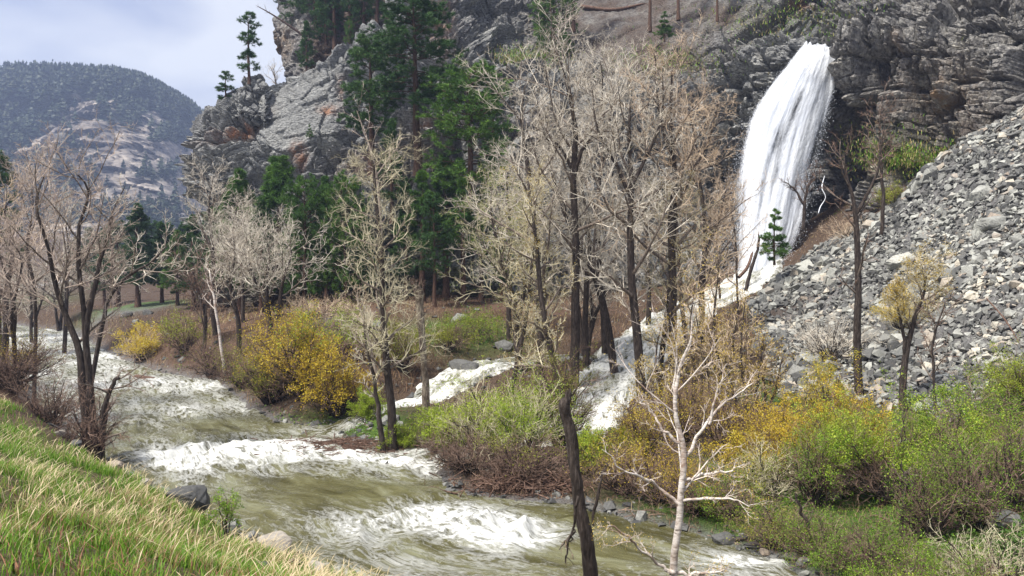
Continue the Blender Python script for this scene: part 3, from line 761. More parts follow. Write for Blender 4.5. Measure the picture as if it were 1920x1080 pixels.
# ------------------------------------------------------------------ river and creek
def water_mat():
    m, nt, b, out = new_mat("silty_water")
    fl = attr(nt, 'flow'); fo = attr(nt, 'foam')
    n1 = tex(nt, 1.0, 7, 0.68, vec=fl.outputs['Vector'], stretch=(1.1, 2.8, 1), dist=0.35)
    n2 = tex(nt, 1.0, 5, 0.7, vec=fl.outputs['Vector'], stretch=(5.0, 9.0, 1), dist=0.6)
    n3 = tex(nt, 1.0, 4, 0.6, vec=fl.outputs['Vector'], stretch=(0.35, 1.1, 1), dist=0.8)
    base = ramp(nt, n3.outputs['Fac'], [(0.35, (0.055, 0.050, 0.015)), (0.5, (0.115, 0.108, 0.046)), (0.65, (0.20, 0.20, 0.12))])
    ridge = mth(nt, 'SUBTRACT', 1.0, mth(nt, 'ABSOLUTE', mth(nt, 'MULTIPLY', mth(nt, 'SUBTRACT', n1.outputs['Fac'], 0.5), 5.0)), clamp=True)
    lace = mth(nt, 'ADD', mth(nt, 'MULTIPLY', ridge, 0.55), mth(nt, 'MULTIPLY', n2.outputs['Fac'], 0.55))
    f = mth(nt, 'ADD', lace, mth(nt, 'MULTIPLY', mth(nt, 'SUBTRACT', fo.outputs['Fac'], 0.5), 1.15))
    f = ramp(nt, f, [(0.48, (0, 0, 0)), (0.64, (0.28, 0.28, 0.28)), (0.88, (1, 1, 1))])
    c = mixc(nt, f, base, (0.64, 0.64, 0.60))
    nt.links.new(c, b.inputs['Base Color'])
    rr = mth(nt, 'ADD', 0.12, mth(nt, 'MULTIPLY', f, 0.6))
    nt.links.new(rr, b.inputs['Roughness'])
    b.inputs['IOR'].default_value = 1.33
    h = mth(nt, 'ADD', mth(nt, 'MULTIPLY', n1.outputs['Fac'], 1.0), mth(nt, 'MULTIPLY', n2.outputs['Fac'], 0.35))
    h = mth(nt, 'ADD', h, mth(nt, 'MULTIPLY', f, 0.5))
    bump(nt, b, h, 0.9, 0.12)
    return m
M_water = water_mat()

def build_river():
    NX, NY = 640, 560
    u = np.linspace(-1.05, 1.05, NX)
    y = np.geomspace(11.5, 190, NY)
    X = u[None, :] * y[:, None] * 0.86; Y = np.repeat(y[:, None], NX, 1)
    q = np.column_stack([X.ravel(), Y.ravel()])
    sd = poly_sd(q, RIVER)
    keep = sd < 1.1
    i = np.arange(NX * NY).reshape(NY, NX)
    Q = np.stack([i[:-1, :-1], i[:-1, 1:], i[1:, 1:], i[1:, :-1]], -1).reshape(-1, 4)
    Q = Q[keep[Q].all(1)]
    used = np.unique(Q); rm = np.zeros(NX * NY, np.int64); rm[used] = np.arange(len(used))
    q = q[used]; Q = rm[Q]; sd = sd[used]
    d, s, side, ex = seg_near(q, FLOW)
    t = d * side
    # smooth the along-stream coordinate over bends by blending with position
    fl = np.column_stack([s + 0.5 * noise(q / 3.0, 3), t + 0.3 * noise(q / 2.0, 4), np.zeros(len(q))])
    def blob(px, py, rx, ry, a=1.0, rot=0):
        c = on_level([(px, py)])[0][:2]; ang = math.radians(rot); w = q - c
        x = w[:, 0] * math.cos(ang) + w[:, 1] * math.sin(ang); yy = -w[:, 0] * math.sin(ang) + w[:, 1] * math.cos(ang)
        return a * np.exp(-(x / rx) ** 2 - (yy / ry) ** 2)
    foam = 0.385 + 0.003 * np.clip(q[:, 1] - 30, 0, 20) + 0.26 * fbm(np.column_stack([s / 4, t / 1.4]), 3, seed=12)
    foam += blob(60, 640, 8, 14, .20) + blob(110, 690, 6, 8, .12) + blob(240, 720, 6, 4, .15) + blob(330, 780, 5, 4, .12)
    foam += blob(400, 858, 3.2, .6, .26, 5) + blob(330, 872, 2.0, 1.0, .25) + blob(560, 838, 3.6, .7, .36, 15) + blob(640, 862, 3.0, .7, .3) + blob(720, 868, 2.2, .5, .45, -20) + blob(500, 845, 3, 0.8, .35)
    foam += blob(790, 885, 1.0, .5, .35, -40) + blob(880, 990, 2.6, 1.1, .26, -12) + blob(940, 1010, 1.35, .9, .42, -14) + blob(975, 1025, .7, .5, .4) + blob(820, 960, 2.0, .9, .2) + blob(860, 1060, 1.5, .6, .2)
    foam += blob(1410, 1060, 1.2, .5, .3) + blob(380, 690, 5, 2, -.05)
    foam -= blob(700, 920, 3.0, 1.3, .22) + blob(1120, 1030, 1.6, 1.6, .25) + blob(600, 960, 2.0, 1.4, .10) + blob(560, 905, 2, .8, .12) + blob(440, 800, 4, 2, .08) + blob(530, 800, 3, 1.0, .12)
    tur = np.clip((foam - .3) * 2.2, 0.15, 1.4)
    z = 0.16 * tur * fbm(np.column_stack([s / 1.6, t / 0.8]), 4, .55, seed=60)
    z += 0.13 * (0.5 + tur) * (1 - 2 * np.abs(noise(np.column_stack([s / 1.1 + .6 * noise(q / 1.5, 9), t / 1.3]), 61)))
    z += 0.06 * fbm(np.column_stack([s / .35, t / .22]), 3, seed=62) * (0.4 + tur)
    z += blob(950, 1005, 1.3, .6, .14, -14) - blob(1010, 1000, .9, .6, .10) + blob(890, 985, 1.5, .5, .10, -10) + blob(410, 850, 3.2, .6, .12, 4) - blob(410, 836, 3.2, .5, .10, 4) + blob(730, 866, 1.5, .35, .12, -20) + blob(560, 836, 3, .5, .1, 15)
    z *= sstep(0.9, -0.6, sd)
    z += 0.02
    me = mesh("river", np.column_stack([q, z]), Q=Q, smooth=True, attrs={'flow': fl, 'foam': np.where(foam > .6, .6 + .42 * (foam - .6), foam)}, mats=[M_water])
    link("river", me, kind='structure')
build_river()

def build_creeks():
    for n, C in enumerate(CREEKS):
        L = np.concatenate([[0], np.cumsum(np.linalg.norm(np.diff(C[:, :3], axis=0), axis=1))])
        ns = int(L[-1] / 0.13); s = np.linspace(0, L[-1], ns)
        c = np.column_stack([np.interp(s, L, C[:, k]) for k in range(4)])
        ker = np.ones(13) / 13
        for k in range(4):
            c[:, k] = np.convolve(np.pad(c[:, k], 6, mode='edge'), ker, 'valid')
        d = norm(np.gradient(c[:, :2], axis=0)); nrm = np.column_stack([-d[:, 1], d[:, 0]])
        m = 60; t = np.linspace(-1, 1, m)
        w = c[:, 3] / 2 + 0.9
        X = c[:, None, 0] + nrm[:, None, 0] * t * w[:, None]; Y = c[:, None, 1] + nrm[:, None, 1] * t * w[:, None]
        q = np.stack([X, Y], -1).reshape(-1, 2)
        S = np.repeat(s[:, None], m, 1).ravel(); Tt = (t[None] * w[:, None]).ravel()
        steep = -np.gradient(c[:, 2]) / 0.13
        steep = np.convolve(np.pad(steep, 10, mode='edge'), np.ones(21) / 21, 'valid')
        st = np.repeat(np.clip(steep * 6, 0, 1)[:, None], m, 1).ravel()
        z = np.repeat(c[:, 2:3], m, 1).ravel()
        # steps and lumps where it tumbles over rocks
        z = z + st * (0.22 * fbm(q / 1.0, 3, seed=70 + n) + 0.16 * np.abs(noise(np.column_stack([S / 1.2, Tt / 1.0]), 75)))
        z += (0.04 + .06 * st) * fbm(np.column_stack([S / .6, Tt / .22]), 3, seed=71)
        z -= 0.9 * np.clip(np.abs(Tt) - (np.repeat(w, m) - 1.1) + .4 * fbm(q / .7, 2, seed=78), 0, 1.3)
        z += 0.03
        foam = 0.40 + 0.26 * st + 0.42 * fbm(np.column_stack([S / 2.2, Tt / 0.6]), 3, seed=73)
        G = np.arange(ns * m).reshape(ns, m)
        Q = np.stack([G[:-1, :-1], G[1:, :-1], G[1:, 1:], G[:-1, 1:]], -1).reshape(-1, 4)
        me = mesh("creek", np.column_stack([q, z]), Q=Q, smooth=True, attrs={'flow': np.column_stack([S, Tt, 0 * S]), 'foam': np.clip(foam, 0, 1.2)}, mats=[M_water])
        link("creek", me, kind='structure')
build_creeks()

# ------------------------------------------------------------------ waterfall
def build_fall():
    fall = link("waterfall", None, label="tall white waterfall fanning down a dark rock recess", cat="waterfall", kind='thing')
    base = P(1440, 505, 61)
    fall.location = base
    rows = [  # left x, right x, y, depth
        (1509, 1566, 80, 68.5), (1504, 1568, 86, 65.4), (1494, 1570, 98, 64.7), (1478, 1571, 118, 64.2), (1440, 1567, 165, 63.6), (1408, 1556, 220, 63.2), (1392, 1541, 275, 62.8),
        (1380, 1527, 330, 62.3), (1376, 1514, 385, 61.8), (1376, 1498, 440, 61.2), (1380, 1474, 495, 60.6), (1382, 1462, 520, 60.4)]
    def sheet(dd, seed, shrink, nu=90, nv=170, thin=0.0):
        ctrl = []
        for (l, r, y, D) in rows:
            c = (l + r) / 2; h = (r - l) / 2 * shrink
            ctrl.append([(c - h, y, D + .8 + dd), (c - h * .5, y, D + .1 + dd), (c, y, D - .15 + dd), (c + h * .5, y, D + .1 + dd), (c + h, y, D + .8 + dd)])
        S = patch(np.array(ctrl), nu, nv)
        V = S.reshape(-1, 3)
        u = np.tile(np.linspace(0, 1, nu), nv); v = np.repeat(np.linspace(0, 1, nv), nu)
        wd = np.repeat(np.linspace(0.5, 1.0, nv), nu)
        r = np.column_stack([u * 22, v * 3.0 + .8 * noise(np.column_stack([u * 6, v * 2]), seed)])
        y = -0.07 * fbm(r, 4, .55, seed=seed + 1) * sstep(0, .2, v) - 0.03 * fbm(np.column_stack([u * 60, v * 50]), 3, seed=seed + 2)
        V[:, 1] += y
        V[:, 2] += 0.28 * noise(np.column_stack([u * 9, v * 0]), seed + 3) * sstep(.14, .04, v)
        V[:, 0] += 0.16 * fbm(np.column_stack([u * 8, v * 9]), 3, seed=seed + 5)
        e = np.minimum(u, 1 - u) * 2
        # thickness of the veil: solid near the lip, breaking into strands lower down
        px, py = px_of(V)
        k = 1.18 - 0.42 * v + 0.35 * sstep(0.0, 0.25, e) - 0.35 + 0.42 * fbm(np.column_stack([u * 9, v * 2.6]), 3, seed=seed + 8)
        k -= 0.42 * bl(px, py, 1492, 195, 9, 45, 1, 18) + 0.40 * bl(px, py, 1462, 260, 9, 35, 1, 18) + 0.34 * bl(px, py, 1450, 340, 8, 60, 1, 8) + 0.45 * bl(px, py, 1528, 300, 16, 90, 1, 8) + .3 * bl(px, py, 1500, 360, 14, 60, 1, 8)
        k += 0.5 * bl(px, py, 1530, 110, 45, 40) + 0.3 * bl(px, py, 1430, 200, 30, 90, 1, 25) + .3 * bl(px, py, 1470, 420, 50, 70)
        k += 0.25 * bl(px, py, 1425, 490, 30, 30) - thin
        return mesh("veil", V - base, Q=grid_quads(nv, nu), smooth=True, attrs={'flow': np.column_stack([u * wd, v, 0 * u]), 'veil': k, 'edge': e}, mats=[M])
    M, nt, b, out = new_mat("white_water")
    fl = attr(nt, 'flow'); ve = attr(nt, 'veil'); ed = attr(nt, 'edge')
    n1 = tex(nt, 1.0, 8, 0.7, vec=fl.outputs['Vector'], stretch=(10, 2.4, 1), dist=0.8)
    n2 = tex(nt, 1.0, 6, 0.8, vec=fl.outputs['Vector'], stretch=(70, 60, 1), dist=0.6)
    a = mth(nt, 'ADD', mth(nt, 'MULTIPLY', n1.outputs['Fac'], 1.0), mth(nt, 'MULTIPLY', n2.outputs['Fac'], 0.8))
    a = mth(nt, 'ADD', a, mth(nt, 'SUBTRACT', ve.outputs['Fac'], 1.0))
    a = mth(nt, 'MULTIPLY', mth(nt, 'SUBTRACT', a, 0.34), 1.9, clamp=True)
    a = mth(nt, 'MULTIPLY', a, ramp(nt, mth(nt, 'ADD', ed.outputs['Fac'], mth(nt, 'MULTIPLY', mth(nt, 'SUBTRACT', n2.outputs['Fac'], .5), .5)), [(0.0, (0, 0, 0)), (0.16, (1, 1, 1))]))
    col = ramp(nt, n1.outputs['Fac'], [(0.3, (0.62, 0.66, 0.74)), (0.6, (0.78, 0.80, 0.83))])
    nt.links.new(col, b.inputs['Base Color']); b.inputs['Roughness'].default_value = 0.5
    nt.links.new(a, b.inputs['Alpha'])
    tr = nt.nodes.new("ShaderNodeBsdfTranslucent"); nt.links.new(col, tr.inputs[0])
    bump(nt, b, n2.outputs['Fac'], 0.25, 0.08)
    link("veil", sheet(0.0, 301, 1.0), fall)
    link("veil", sheet(0.7, 331, 0.97), fall)
    link("veil", sheet(-0.35, 361, 1.10, thin=.52), fall)
    # flung drops along the left edge and at the foot
    r = np.random.default_rng(5); n = 9000
    ys = r.random(n) ** 0.7; yy = 90 + 425 * ys
    R_ = np.array(rows, float)
    l = np.interp(yy, R_[:, 2], R_[:, 0]); rr = np.interp(yy, R_[:, 2], R_[:, 1]); D = np.interp(yy, R_[:, 2], R_[:, 3])
    side = r.random(n) < 0.62
    x = np.where(side, l + 10 - np.abs(r.normal(0, 1, n)) * (6 + 16 * ys), rr - 12 + np.abs(r.normal(0, 1, n)) * (5 + 12 * ys))
    m2 = r.random(n) < 0.35; x = np.where(m2, l + (rr - l) * r.random(n), x)
    c = P(x, yy, D + 0.4 - r.random(n) * 1.6)
    sz = 0.010 + 0.018 * r.random(n) ** 2
    dv = norm(r.normal(0, 1, (n, 3))) * sz[:, None]; dw = norm(r.normal(0, 1, (n, 3))) * sz[:, None]
    up = np.column_stack([0.2 * sz, 0 * sz, 2.0 * sz])
    V = np.stack([c + dv, c + dw, c + up, c - dv * .5 - up * .6], 1).reshape(-1, 3) - base
    i = np.arange(n)[:, None] * 4
    T = np.concatenate([i + [0, 1, 2], i + [0, 3, 1], i + [1, 3, 2], i + [0, 2, 3]])
    md, nt, b, out = new_mat("spray"); b.inputs['Base Color'].default_value = (0.85, 0.88, 0.93, 1); b.inputs['Roughness'].default_value = 0.4
    link("spray", mesh("spray", V, T=T, mats=[md]), fall, kind='stuff')
    # the thin side trickle on the right
    t = P(*np.array([(1546, 330, 62.8), (1541, 352, 62.4), (1548, 370, 62.2), (1538, 388, 61.9), (1534, 402, 61.6)]).T)
    link("trickle", tube_mesh("trickle", [t], [[.02, .045, .02, .04, .02]], 6, [md], loc=base), fall)

# ------------------------------------------------------------------ tubes, stones, growth
def tubes(Pt, R, sides, tip=True):
    """Pt (N,K,3), R (N,K) -> vertices, triangles, quads, per-vertex (branch index)"""
    Pt = np.asarray(Pt, float); R = np.asarray(R, float)
    n, k = R.shape
    d = norm(np.gradient(Pt, axis=1) if k > 2 else np.repeat(Pt[:, 1:] - Pt[:, :1], 2, 1))
    ref = np.where(np.abs(d[:, :1, 2:3]) > 0.75, np.array([1.0, 0, 0]), np.array([0, 0, 1.0]))
    u = norm(np.cross(d, np.broadcast_to(ref, d.shape))); v = np.cross(d, u)
    a = np.arange(sides) * 2 * math.pi / sides
    kk = k - 1 if tip else k
    ring = Pt[:, :kk, None] + R[:, :kk, None, None] * (u[:, :kk, None] * np.cos(a)[:, None] + v[:, :kk, None] * np.sin(a)[:, None])
    V = ring.reshape(n, kk * sides, 3)
    if tip: V = np.concatenate([V, Pt[:, -1:]], 1)
    per = V.shape[1]
    base = np.arange(n)[:, None, None] * per
    s = np.arange(sides); s2 = (s + 1) % sides
    Q = []
    for j in range(kk - 1):
        Q.append(np.stack([j * sides + s, j * sides + s2, (j + 1) * sides + s2, (j + 1) * sides + s], -1))
    Q = (base + np.concatenate(Q)[None]).reshape(-1, 4) if Q else np.zeros((0, 4), int)
    T = np.zeros((0, 3), int)
    if tip:
        t = np.stack([(kk - 1) * sides + s, (kk - 1) * sides + s2, np.full(sides, kk * sides)], -1)
        T = (base + t[None]).reshape(-1, 3)
    return V.reshape(-1, 3), T, Q

class Acc:
    def __init__(self): self.V, self.T, self.Q, self.A, self.n = [], [], [], [], 0
    def add(self, V, T=None, Q=None, a=None):
        self.V.append(V)
        if T is not None and len(T): self.T.append(np.asarray(T) + self.n)
        if Q is not None and len(Q): self.Q.append(np.asarray(Q) + self.n)
        self.A.append(np.full(len(V), 0.5) if a is None else np.broadcast_to(a, (len(V),)))
        self.n += len(V)
        return self
    def mesh(self, name, mats, smooth=False):
        c = lambda l, w: np.concatenate(l) if l else np.zeros((0, w), int)
        return mesh(name, np.concatenate(self.V), c(self.T, 3), c(self.Q, 4), {'tint': np.concatenate(self.A)}, mats, smooth)

def tube_mesh(name, lines, radii, sides, mats, loc=(0, 0, 0), k=None):
    A = Acc()
    for l, r in zip(lines, radii):
        l = np.array(l, float) - np.array(loc)
        l2, r2 = smooth_line(l, r, k or max(6, len(l) * 3))
        A.add(*tubes(l2[None], r2[None], sides))
    return A.mesh(name, mats, smooth=True)

def smooth_line(l, r, k):
    l = np.asarray(l, float); r = np.asarray(r, float)
    a = np.column_stack([l, r]); m = len(a)
    t = np.linspace(0, m - 1 - 1e-6, k); i = t.astype(int); f = (t - i)[:, None]
    a = np.concatenate([2 * a[:1] - a[1:2], a, 2 * a[-1:] - a[-2:-1]])
    p0, p1, p2, p3 = a[i], a[i + 1], a[i + 2], a[i + 3]
    o = 0.5 * (2 * p1 + (p2 - p0) * f + (2 * p0 - 5 * p1 + 4 * p2 - p3) * f ** 2 + (3 * p1 - p0 - 3 * p2 + p3) * f ** 3)
    return o[:, :3], np.maximum(o[:, 3], 0.002)

def grow(rng, Pt, R, n, t0, t1, ang, L, K, up, wig, rr, rtip, fall=0.5, lv=0.3, abslen=None):
    """n children on every parent line; returns their lines, radii"""
    N_, K0 = R.shape; M = N_ * n
    idx = np.repeat(np.arange(N_), n)
    t = t0 + (t1 - t0) * (np.tile(np.arange(n), N_) + rng.random(M)) / n
    f = t * (K0 - 1); i = np.clip(f.astype(int), 0, K0 - 2); a = (f - i)
    p = Pt[idx, i] * (1 - a[:, None]) + Pt[idx, i + 1] * a[:, None]
    r0 = (R[idx, i] * (1 - a) + R[idx, i + 1] * a)
    tg = norm(Pt[idx, i + 1] - Pt[idx, i])
    ref = np.where(np.abs(tg[:, 2:3]) > 0.8, np.array([1.0, 0, 0]), np.array([0, 0, 1.0]))
    u = norm(np.cross(tg, ref)); v = np.cross(tg, u)
    az = np.tile(np.arange(n), N_) * 2.4 + rng.random(M) * 1.6 + np.repeat(rng.random(N_) * 6.28, n)
    an = ang * (0.75 + 0.5 * rng.random(M))
    d = tg * np.cos(an)[:, None] + (u * np.cos(az)[:, None] + v * np.sin(az)[:, None]) * np.sin(an)[:, None]
    pl = np.linalg.norm(np.diff(Pt, axis=1), axis=-1).sum(1)[idx] if abslen is None else np.full(M, abslen)
    ln = L * pl * (1 - fall * t) * (1 + lv * (2 * rng.random(M) - 1))
    out = np.zeros((M, K, 3)); out[:, 0] = p
    for k in range(1, K):
        d = norm(d + np.array([0, 0, up]) + wig * rng.normal(0, 1, (M, 3)))
        p = p + d * (ln / (K - 1))[:, None]; out[:, k] = p
    rs = np.minimum(r0 * rr, 0.03 * ln + 0.01)
    tt = np.linspace(0, 1, K)
    rad = rs[:, None] * (1 - tt) + np.minimum(rtip, rs)[:, None] * tt
    return out, rad

def leaves(rng, Pt, n, size, spread, t0=0.3, droop=0.0):
    """n little diamond leaves near every line"""
    N_, K0 = Pt.shape[:2]; M = N_ * n
    idx = np.repeat(np.arange(N_), n); f = (t0 + (1 - t0) * rng.random(M)) * (K0 - 1); i = np.clip(f.astype(int), 0, K0 - 2); a = (f - i)[:, None]
    p = Pt[idx, i] * (1 - a) + Pt[idx, i + 1] * a + rng.normal(0, spread, (M, 3))
    d = norm(rng.normal(0, 1, (M, 3)) + np.array([0, 0, .3 - droop])); w = norm(np.cross(d, rng.normal(0, 1, (M, 3))))
    s = size * (0.6 + 0.8 * rng.random(M))[:, None]
    V = np.stack([p, p + d * s * .5 + w * s * .32, p + d * s, p + d * s * .5 - w * s * .32], 1).reshape(-1, 3)
    q = np.arange(M)[:, None] * 4 + np.arange(4)
    if size < .3:
        V = V.reshape(-1, 4, 3)[:, [0, 1, 2]] ; V[:, 1] = V[:, 0] + (V[:, 1] - V[:, 0]) * 1.7
        V = V.reshape(-1, 3); T = np.arange(M * 3).reshape(-1, 3)
        cl = rng.random(N_)[idx] * 0.5 + rng.random(M) * 0.5
        return V, T, None, np.repeat(cl, 3)
    cl = rng.random(N_)[idx] * 0.5 + rng.random(M) * 0.5
    return V, None, q, np.repeat(cl, 4)

build_fall()

def stone_proto(r, flat=0.5, pts=11):
    import bmesh
    bm = bmesh.new()
    p = norm(r.normal(0, 1, (pts, 3))) * np.array([1, 0.75, flat]) * (0.8 + 0.35 * r.random((pts, 1)))
    p = np.sign(p) * np.abs(p) ** 0.8
    for c in p: bm.verts.new(c)
    h = bmesh.ops.convex_hull(bm, input=bm.verts)
    bmesh.ops.delete(bm, geom=[v for v in bm.verts if not v.link_faces], context='VERTS')
    bmesh.ops.triangulate(bm, faces=bm.faces[:])
    bmesh.ops.recalc_face_normals(bm, faces=bm.faces[:])
    bm.verts.ensure_lookup_table(); bm.verts.index_update()
    V = np.array([v.co[:] for v in bm.verts]); T = np.array([[v.index for v in f.verts] for f in bm.faces])
    bm.free()
    return V, T

def stone_mat():
    m, nt, b, out = new_mat("scree_stone")
    t = attr(nt, 'tint'); oi = nt.nodes.new("ShaderNodeObjectInfo")
    n = tex(nt, 9, 5, 0.7)
    f = mth(nt, 'ADD', t.outputs['Fac'], mth(nt, 'MULTIPLY', oi.outputs['Random'], 0.0))
    c = ramp(nt, f, [(0, (0.04, 0.04, 0.04)), (0.3, (0.115, 0.113, 0.108)), (0.6, (0.23, 0.228, 0.21)), (0.85, (0.42, 0.42, 0.38)), (0.93, (0.30, 0.24, 0.19)), (1, (0.5, 0.46, 0.38))])
    c = mixc(nt, 0.8, c, ramp(nt, n.outputs['Fac'], [(0.35, (0.55, 0.55, 0.55)), (0.62, (1.15, 1.15, 1.12))]), 'MULTIPLY')
    nt.links.new(c, b.inputs['Base Color']); b.inputs['Roughness'].default_value = 0.8
    bump(nt, b, n.outputs['Fac'], 0.5, 0.04)
    return m
M_stone = stone_mat()
GROUND = bpy.data.objects['ground']

def place_stones(r, q, size, protos, lift=0.15, tilt=0.5):
    """stones lying on the land; returns list of (proto index, 3x3 matrix, position, tint)"""
    z = land(q); e = 0.4
    zx = land(q + [e, 0]); zy = land(q + [0, e])
    n = norm(np.column_stack([-(zx - z) / e, -(zy - z) / e, np.ones(len(q))]))
    n = norm(n + tilt * r.normal(0, .5, n.shape))
    a = norm(np.cross(n, norm(r.normal(0, 1, n.shape)))); b_ = np.cross(n, a)
    s = size[:, None] * np.column_stack([.8 + .5 * r.random(len(q)), .8 + .4 * r.random(len(q)), .7 + .8 * r.random(len(q))])
    M = np.stack([a * s[:, :1], b_ * s[:, 1:2], n * s[:, 2:3]], -1)
    pos = np.column_stack([q, z]) + n * (size * lift)[:, None]
    return r.integers(0, len(protos), len(q)), M, pos, r.random(len(q))

def stones_mesh(name, protos, pi, M, pos, tint, mats):
    A = Acc()
    for k, (V, T) in enumerate(protos):
        s = pi == k
        if not s.any(): continue
        W = np.einsum('nij,vj->nvi', M[s], V) + pos[s][:, None]
        c = s.sum()
        A.add(W.reshape(-1, 3), (T[None] + (np.arange(c) * len(V))[:, None, None]).reshape(-1, 3), a=np.repeat(tint[s], len(V)))
    return A.mesh(name, mats)

def build_scree():
    import mathutils
    r = np.random.default_rng(21)
    protos = [stone_proto(r, f, p) for f, p in ((.3, 8), (.2, 7), (.4, 8), (.18, 7), (.28, 8), (.5, 8), (.24, 7), (.35, 7))]
    # candidates spread over the slope evenly as seen, thinned toward the dirt
    n = 74000
    px = 1395 + 800 * r.random(n); D = 17 + 42 * r.random(n) ** 0.8
    x = (px - 960) / F * D
    q = np.column_stack([x, D])
    sd = poly_sd(q, TALUS)
    dirt = 0.8 * np.exp(-((q - P(1450, 585, 48)[:2]) ** 2).sum(1) / 3.5 ** 2)
    keep = (sd < 0.5 * r.random(n)) & (r.random(n) > dirt) & (r.random(n) < 0.95 - 1.1 * np.clip(fbm(q / 3.0, 3, seed=37) - .04, 0, 1))
    q = q[keep]; px = px[keep]; D = D[keep]
    big = fbm(q / 4.0, 2, seed=31)
    sz = 0.065 + 0.10 * r.random(len(q)) ** 3 + 0.22 * (r.random(len(q)) ** 7) * (1 + 2.0 * np.clip(big, 0, 1))
    sz += 0.22 * np.exp(-((q - P(1870, 400, 38)[:2]) ** 2).sum(1) / 4.0 ** 2) * r.random(len(q)) ** 3 + 0.25 * np.exp(-((q - P(1500, 540, 53)[:2]) ** 2).sum(1) / 3.2 ** 2) * r.random(len(q)) ** 2
    sz += 0.25 * np.exp(-((q - P(1880, 800, 23.5)[:2]) ** 2).sum(1) / 2.5 ** 2) * r.random(len(q)) ** 2
    sz *= 0.8 + 0.35 * np.clip((D - 20) / 30, 0, 1)
    if len(q) > 27000: s = np.argsort(-sz * r.random(len(q)) ** .15)[:27000]; q, sz, D, px = q[s], sz[s], D[s], px[s]
    pi, M, pos, tint = place_stones(r, q, sz, protos, 0.35, 1.1)
    tint = np.clip(tint * .75 + .25 + .35 * fbm(q / 2.5, 3, seed=91), 0, 1) * np.where(r.random(len(q)) < .12, .3, 1)
    seen = sz / D * ((px > 1400) & (px < 1930))
    top = np.argsort(-seen)[:300]
    rest = np.setdiff1d(np.arange(len(q)), top)
    me = stones_mesh("stones", protos, pi[rest], M[rest], pos[rest], tint[rest], [M_stone])
    link("stones", me, GROUND, kind='stuff')
    pm = [[mesh("stone", V, T, attrs={'tint': np.full(len(V), tt)}, mats=[M_stone]) for tt in (.15, .35, .55, .7, .8, .96)] for V, T in protos]
    for k in top:
        o = link("stone", pm[pi[k]][r.integers(0, 6)], GROUND)
        m4 = np.eye(4); m4[:3, :3] = M[k]; m4[:3, 3] = pos[k]
        o.matrix_local = mathutils.Matrix(m4.tolist())
    # cobbles and rubble along the river, on the bar and in the creek bed
    n = 1900
    t = r.random(n); L = np.vstack([RIVER, RIVER[:1]])
    j = r.integers(1, len(RIVER) - 1, n); c = L[j] + (L[j + 1] - L[j]) * t[:, None] + r.normal(0, .75, (n, 2))
    c = c[(c[:, 1] < 75)]
    c2 = []
    for C in CREEKS:
        j = r.integers(0, len(C) - 1, 900); t = r.random(900)[:, None]
        p = C[j] + (C[j + 1] - C[j]) * t
        c2.append(p[:, :2] + norm(r.normal(0, 1, (900, 2))) * (p[:, 3:4] / 2 * (.3 + .9 * r.random((900, 1))) + np.abs(r.normal(0, .5, (900, 1)))))
    bar = P(660, 832, 30)[:2] + r.normal(0, 1, (700, 2)) * [1.6, .8]
    hill = np.column_stack([(r.uniform(200, 1400, 1500) - 960) / F, np.ones(1500)]) * r.uniform(30, 70, (1500, 1))
    c = np.concatenate([c, *c2, bar, hill])
    sz = 0.06 + 0.22 * r.random(len(c)) ** 4; sz[1900:3700] *= 1.25
    pi, M, pos, tint = place_stones(r, c, sz, protos, 0.1, 0.5)
    link("cobbles", stones_mesh("cobbles", protos, pi, M, pos, tint ** 2 * .7, [M_stone]), GROUND, kind='stuff')
build_scree()

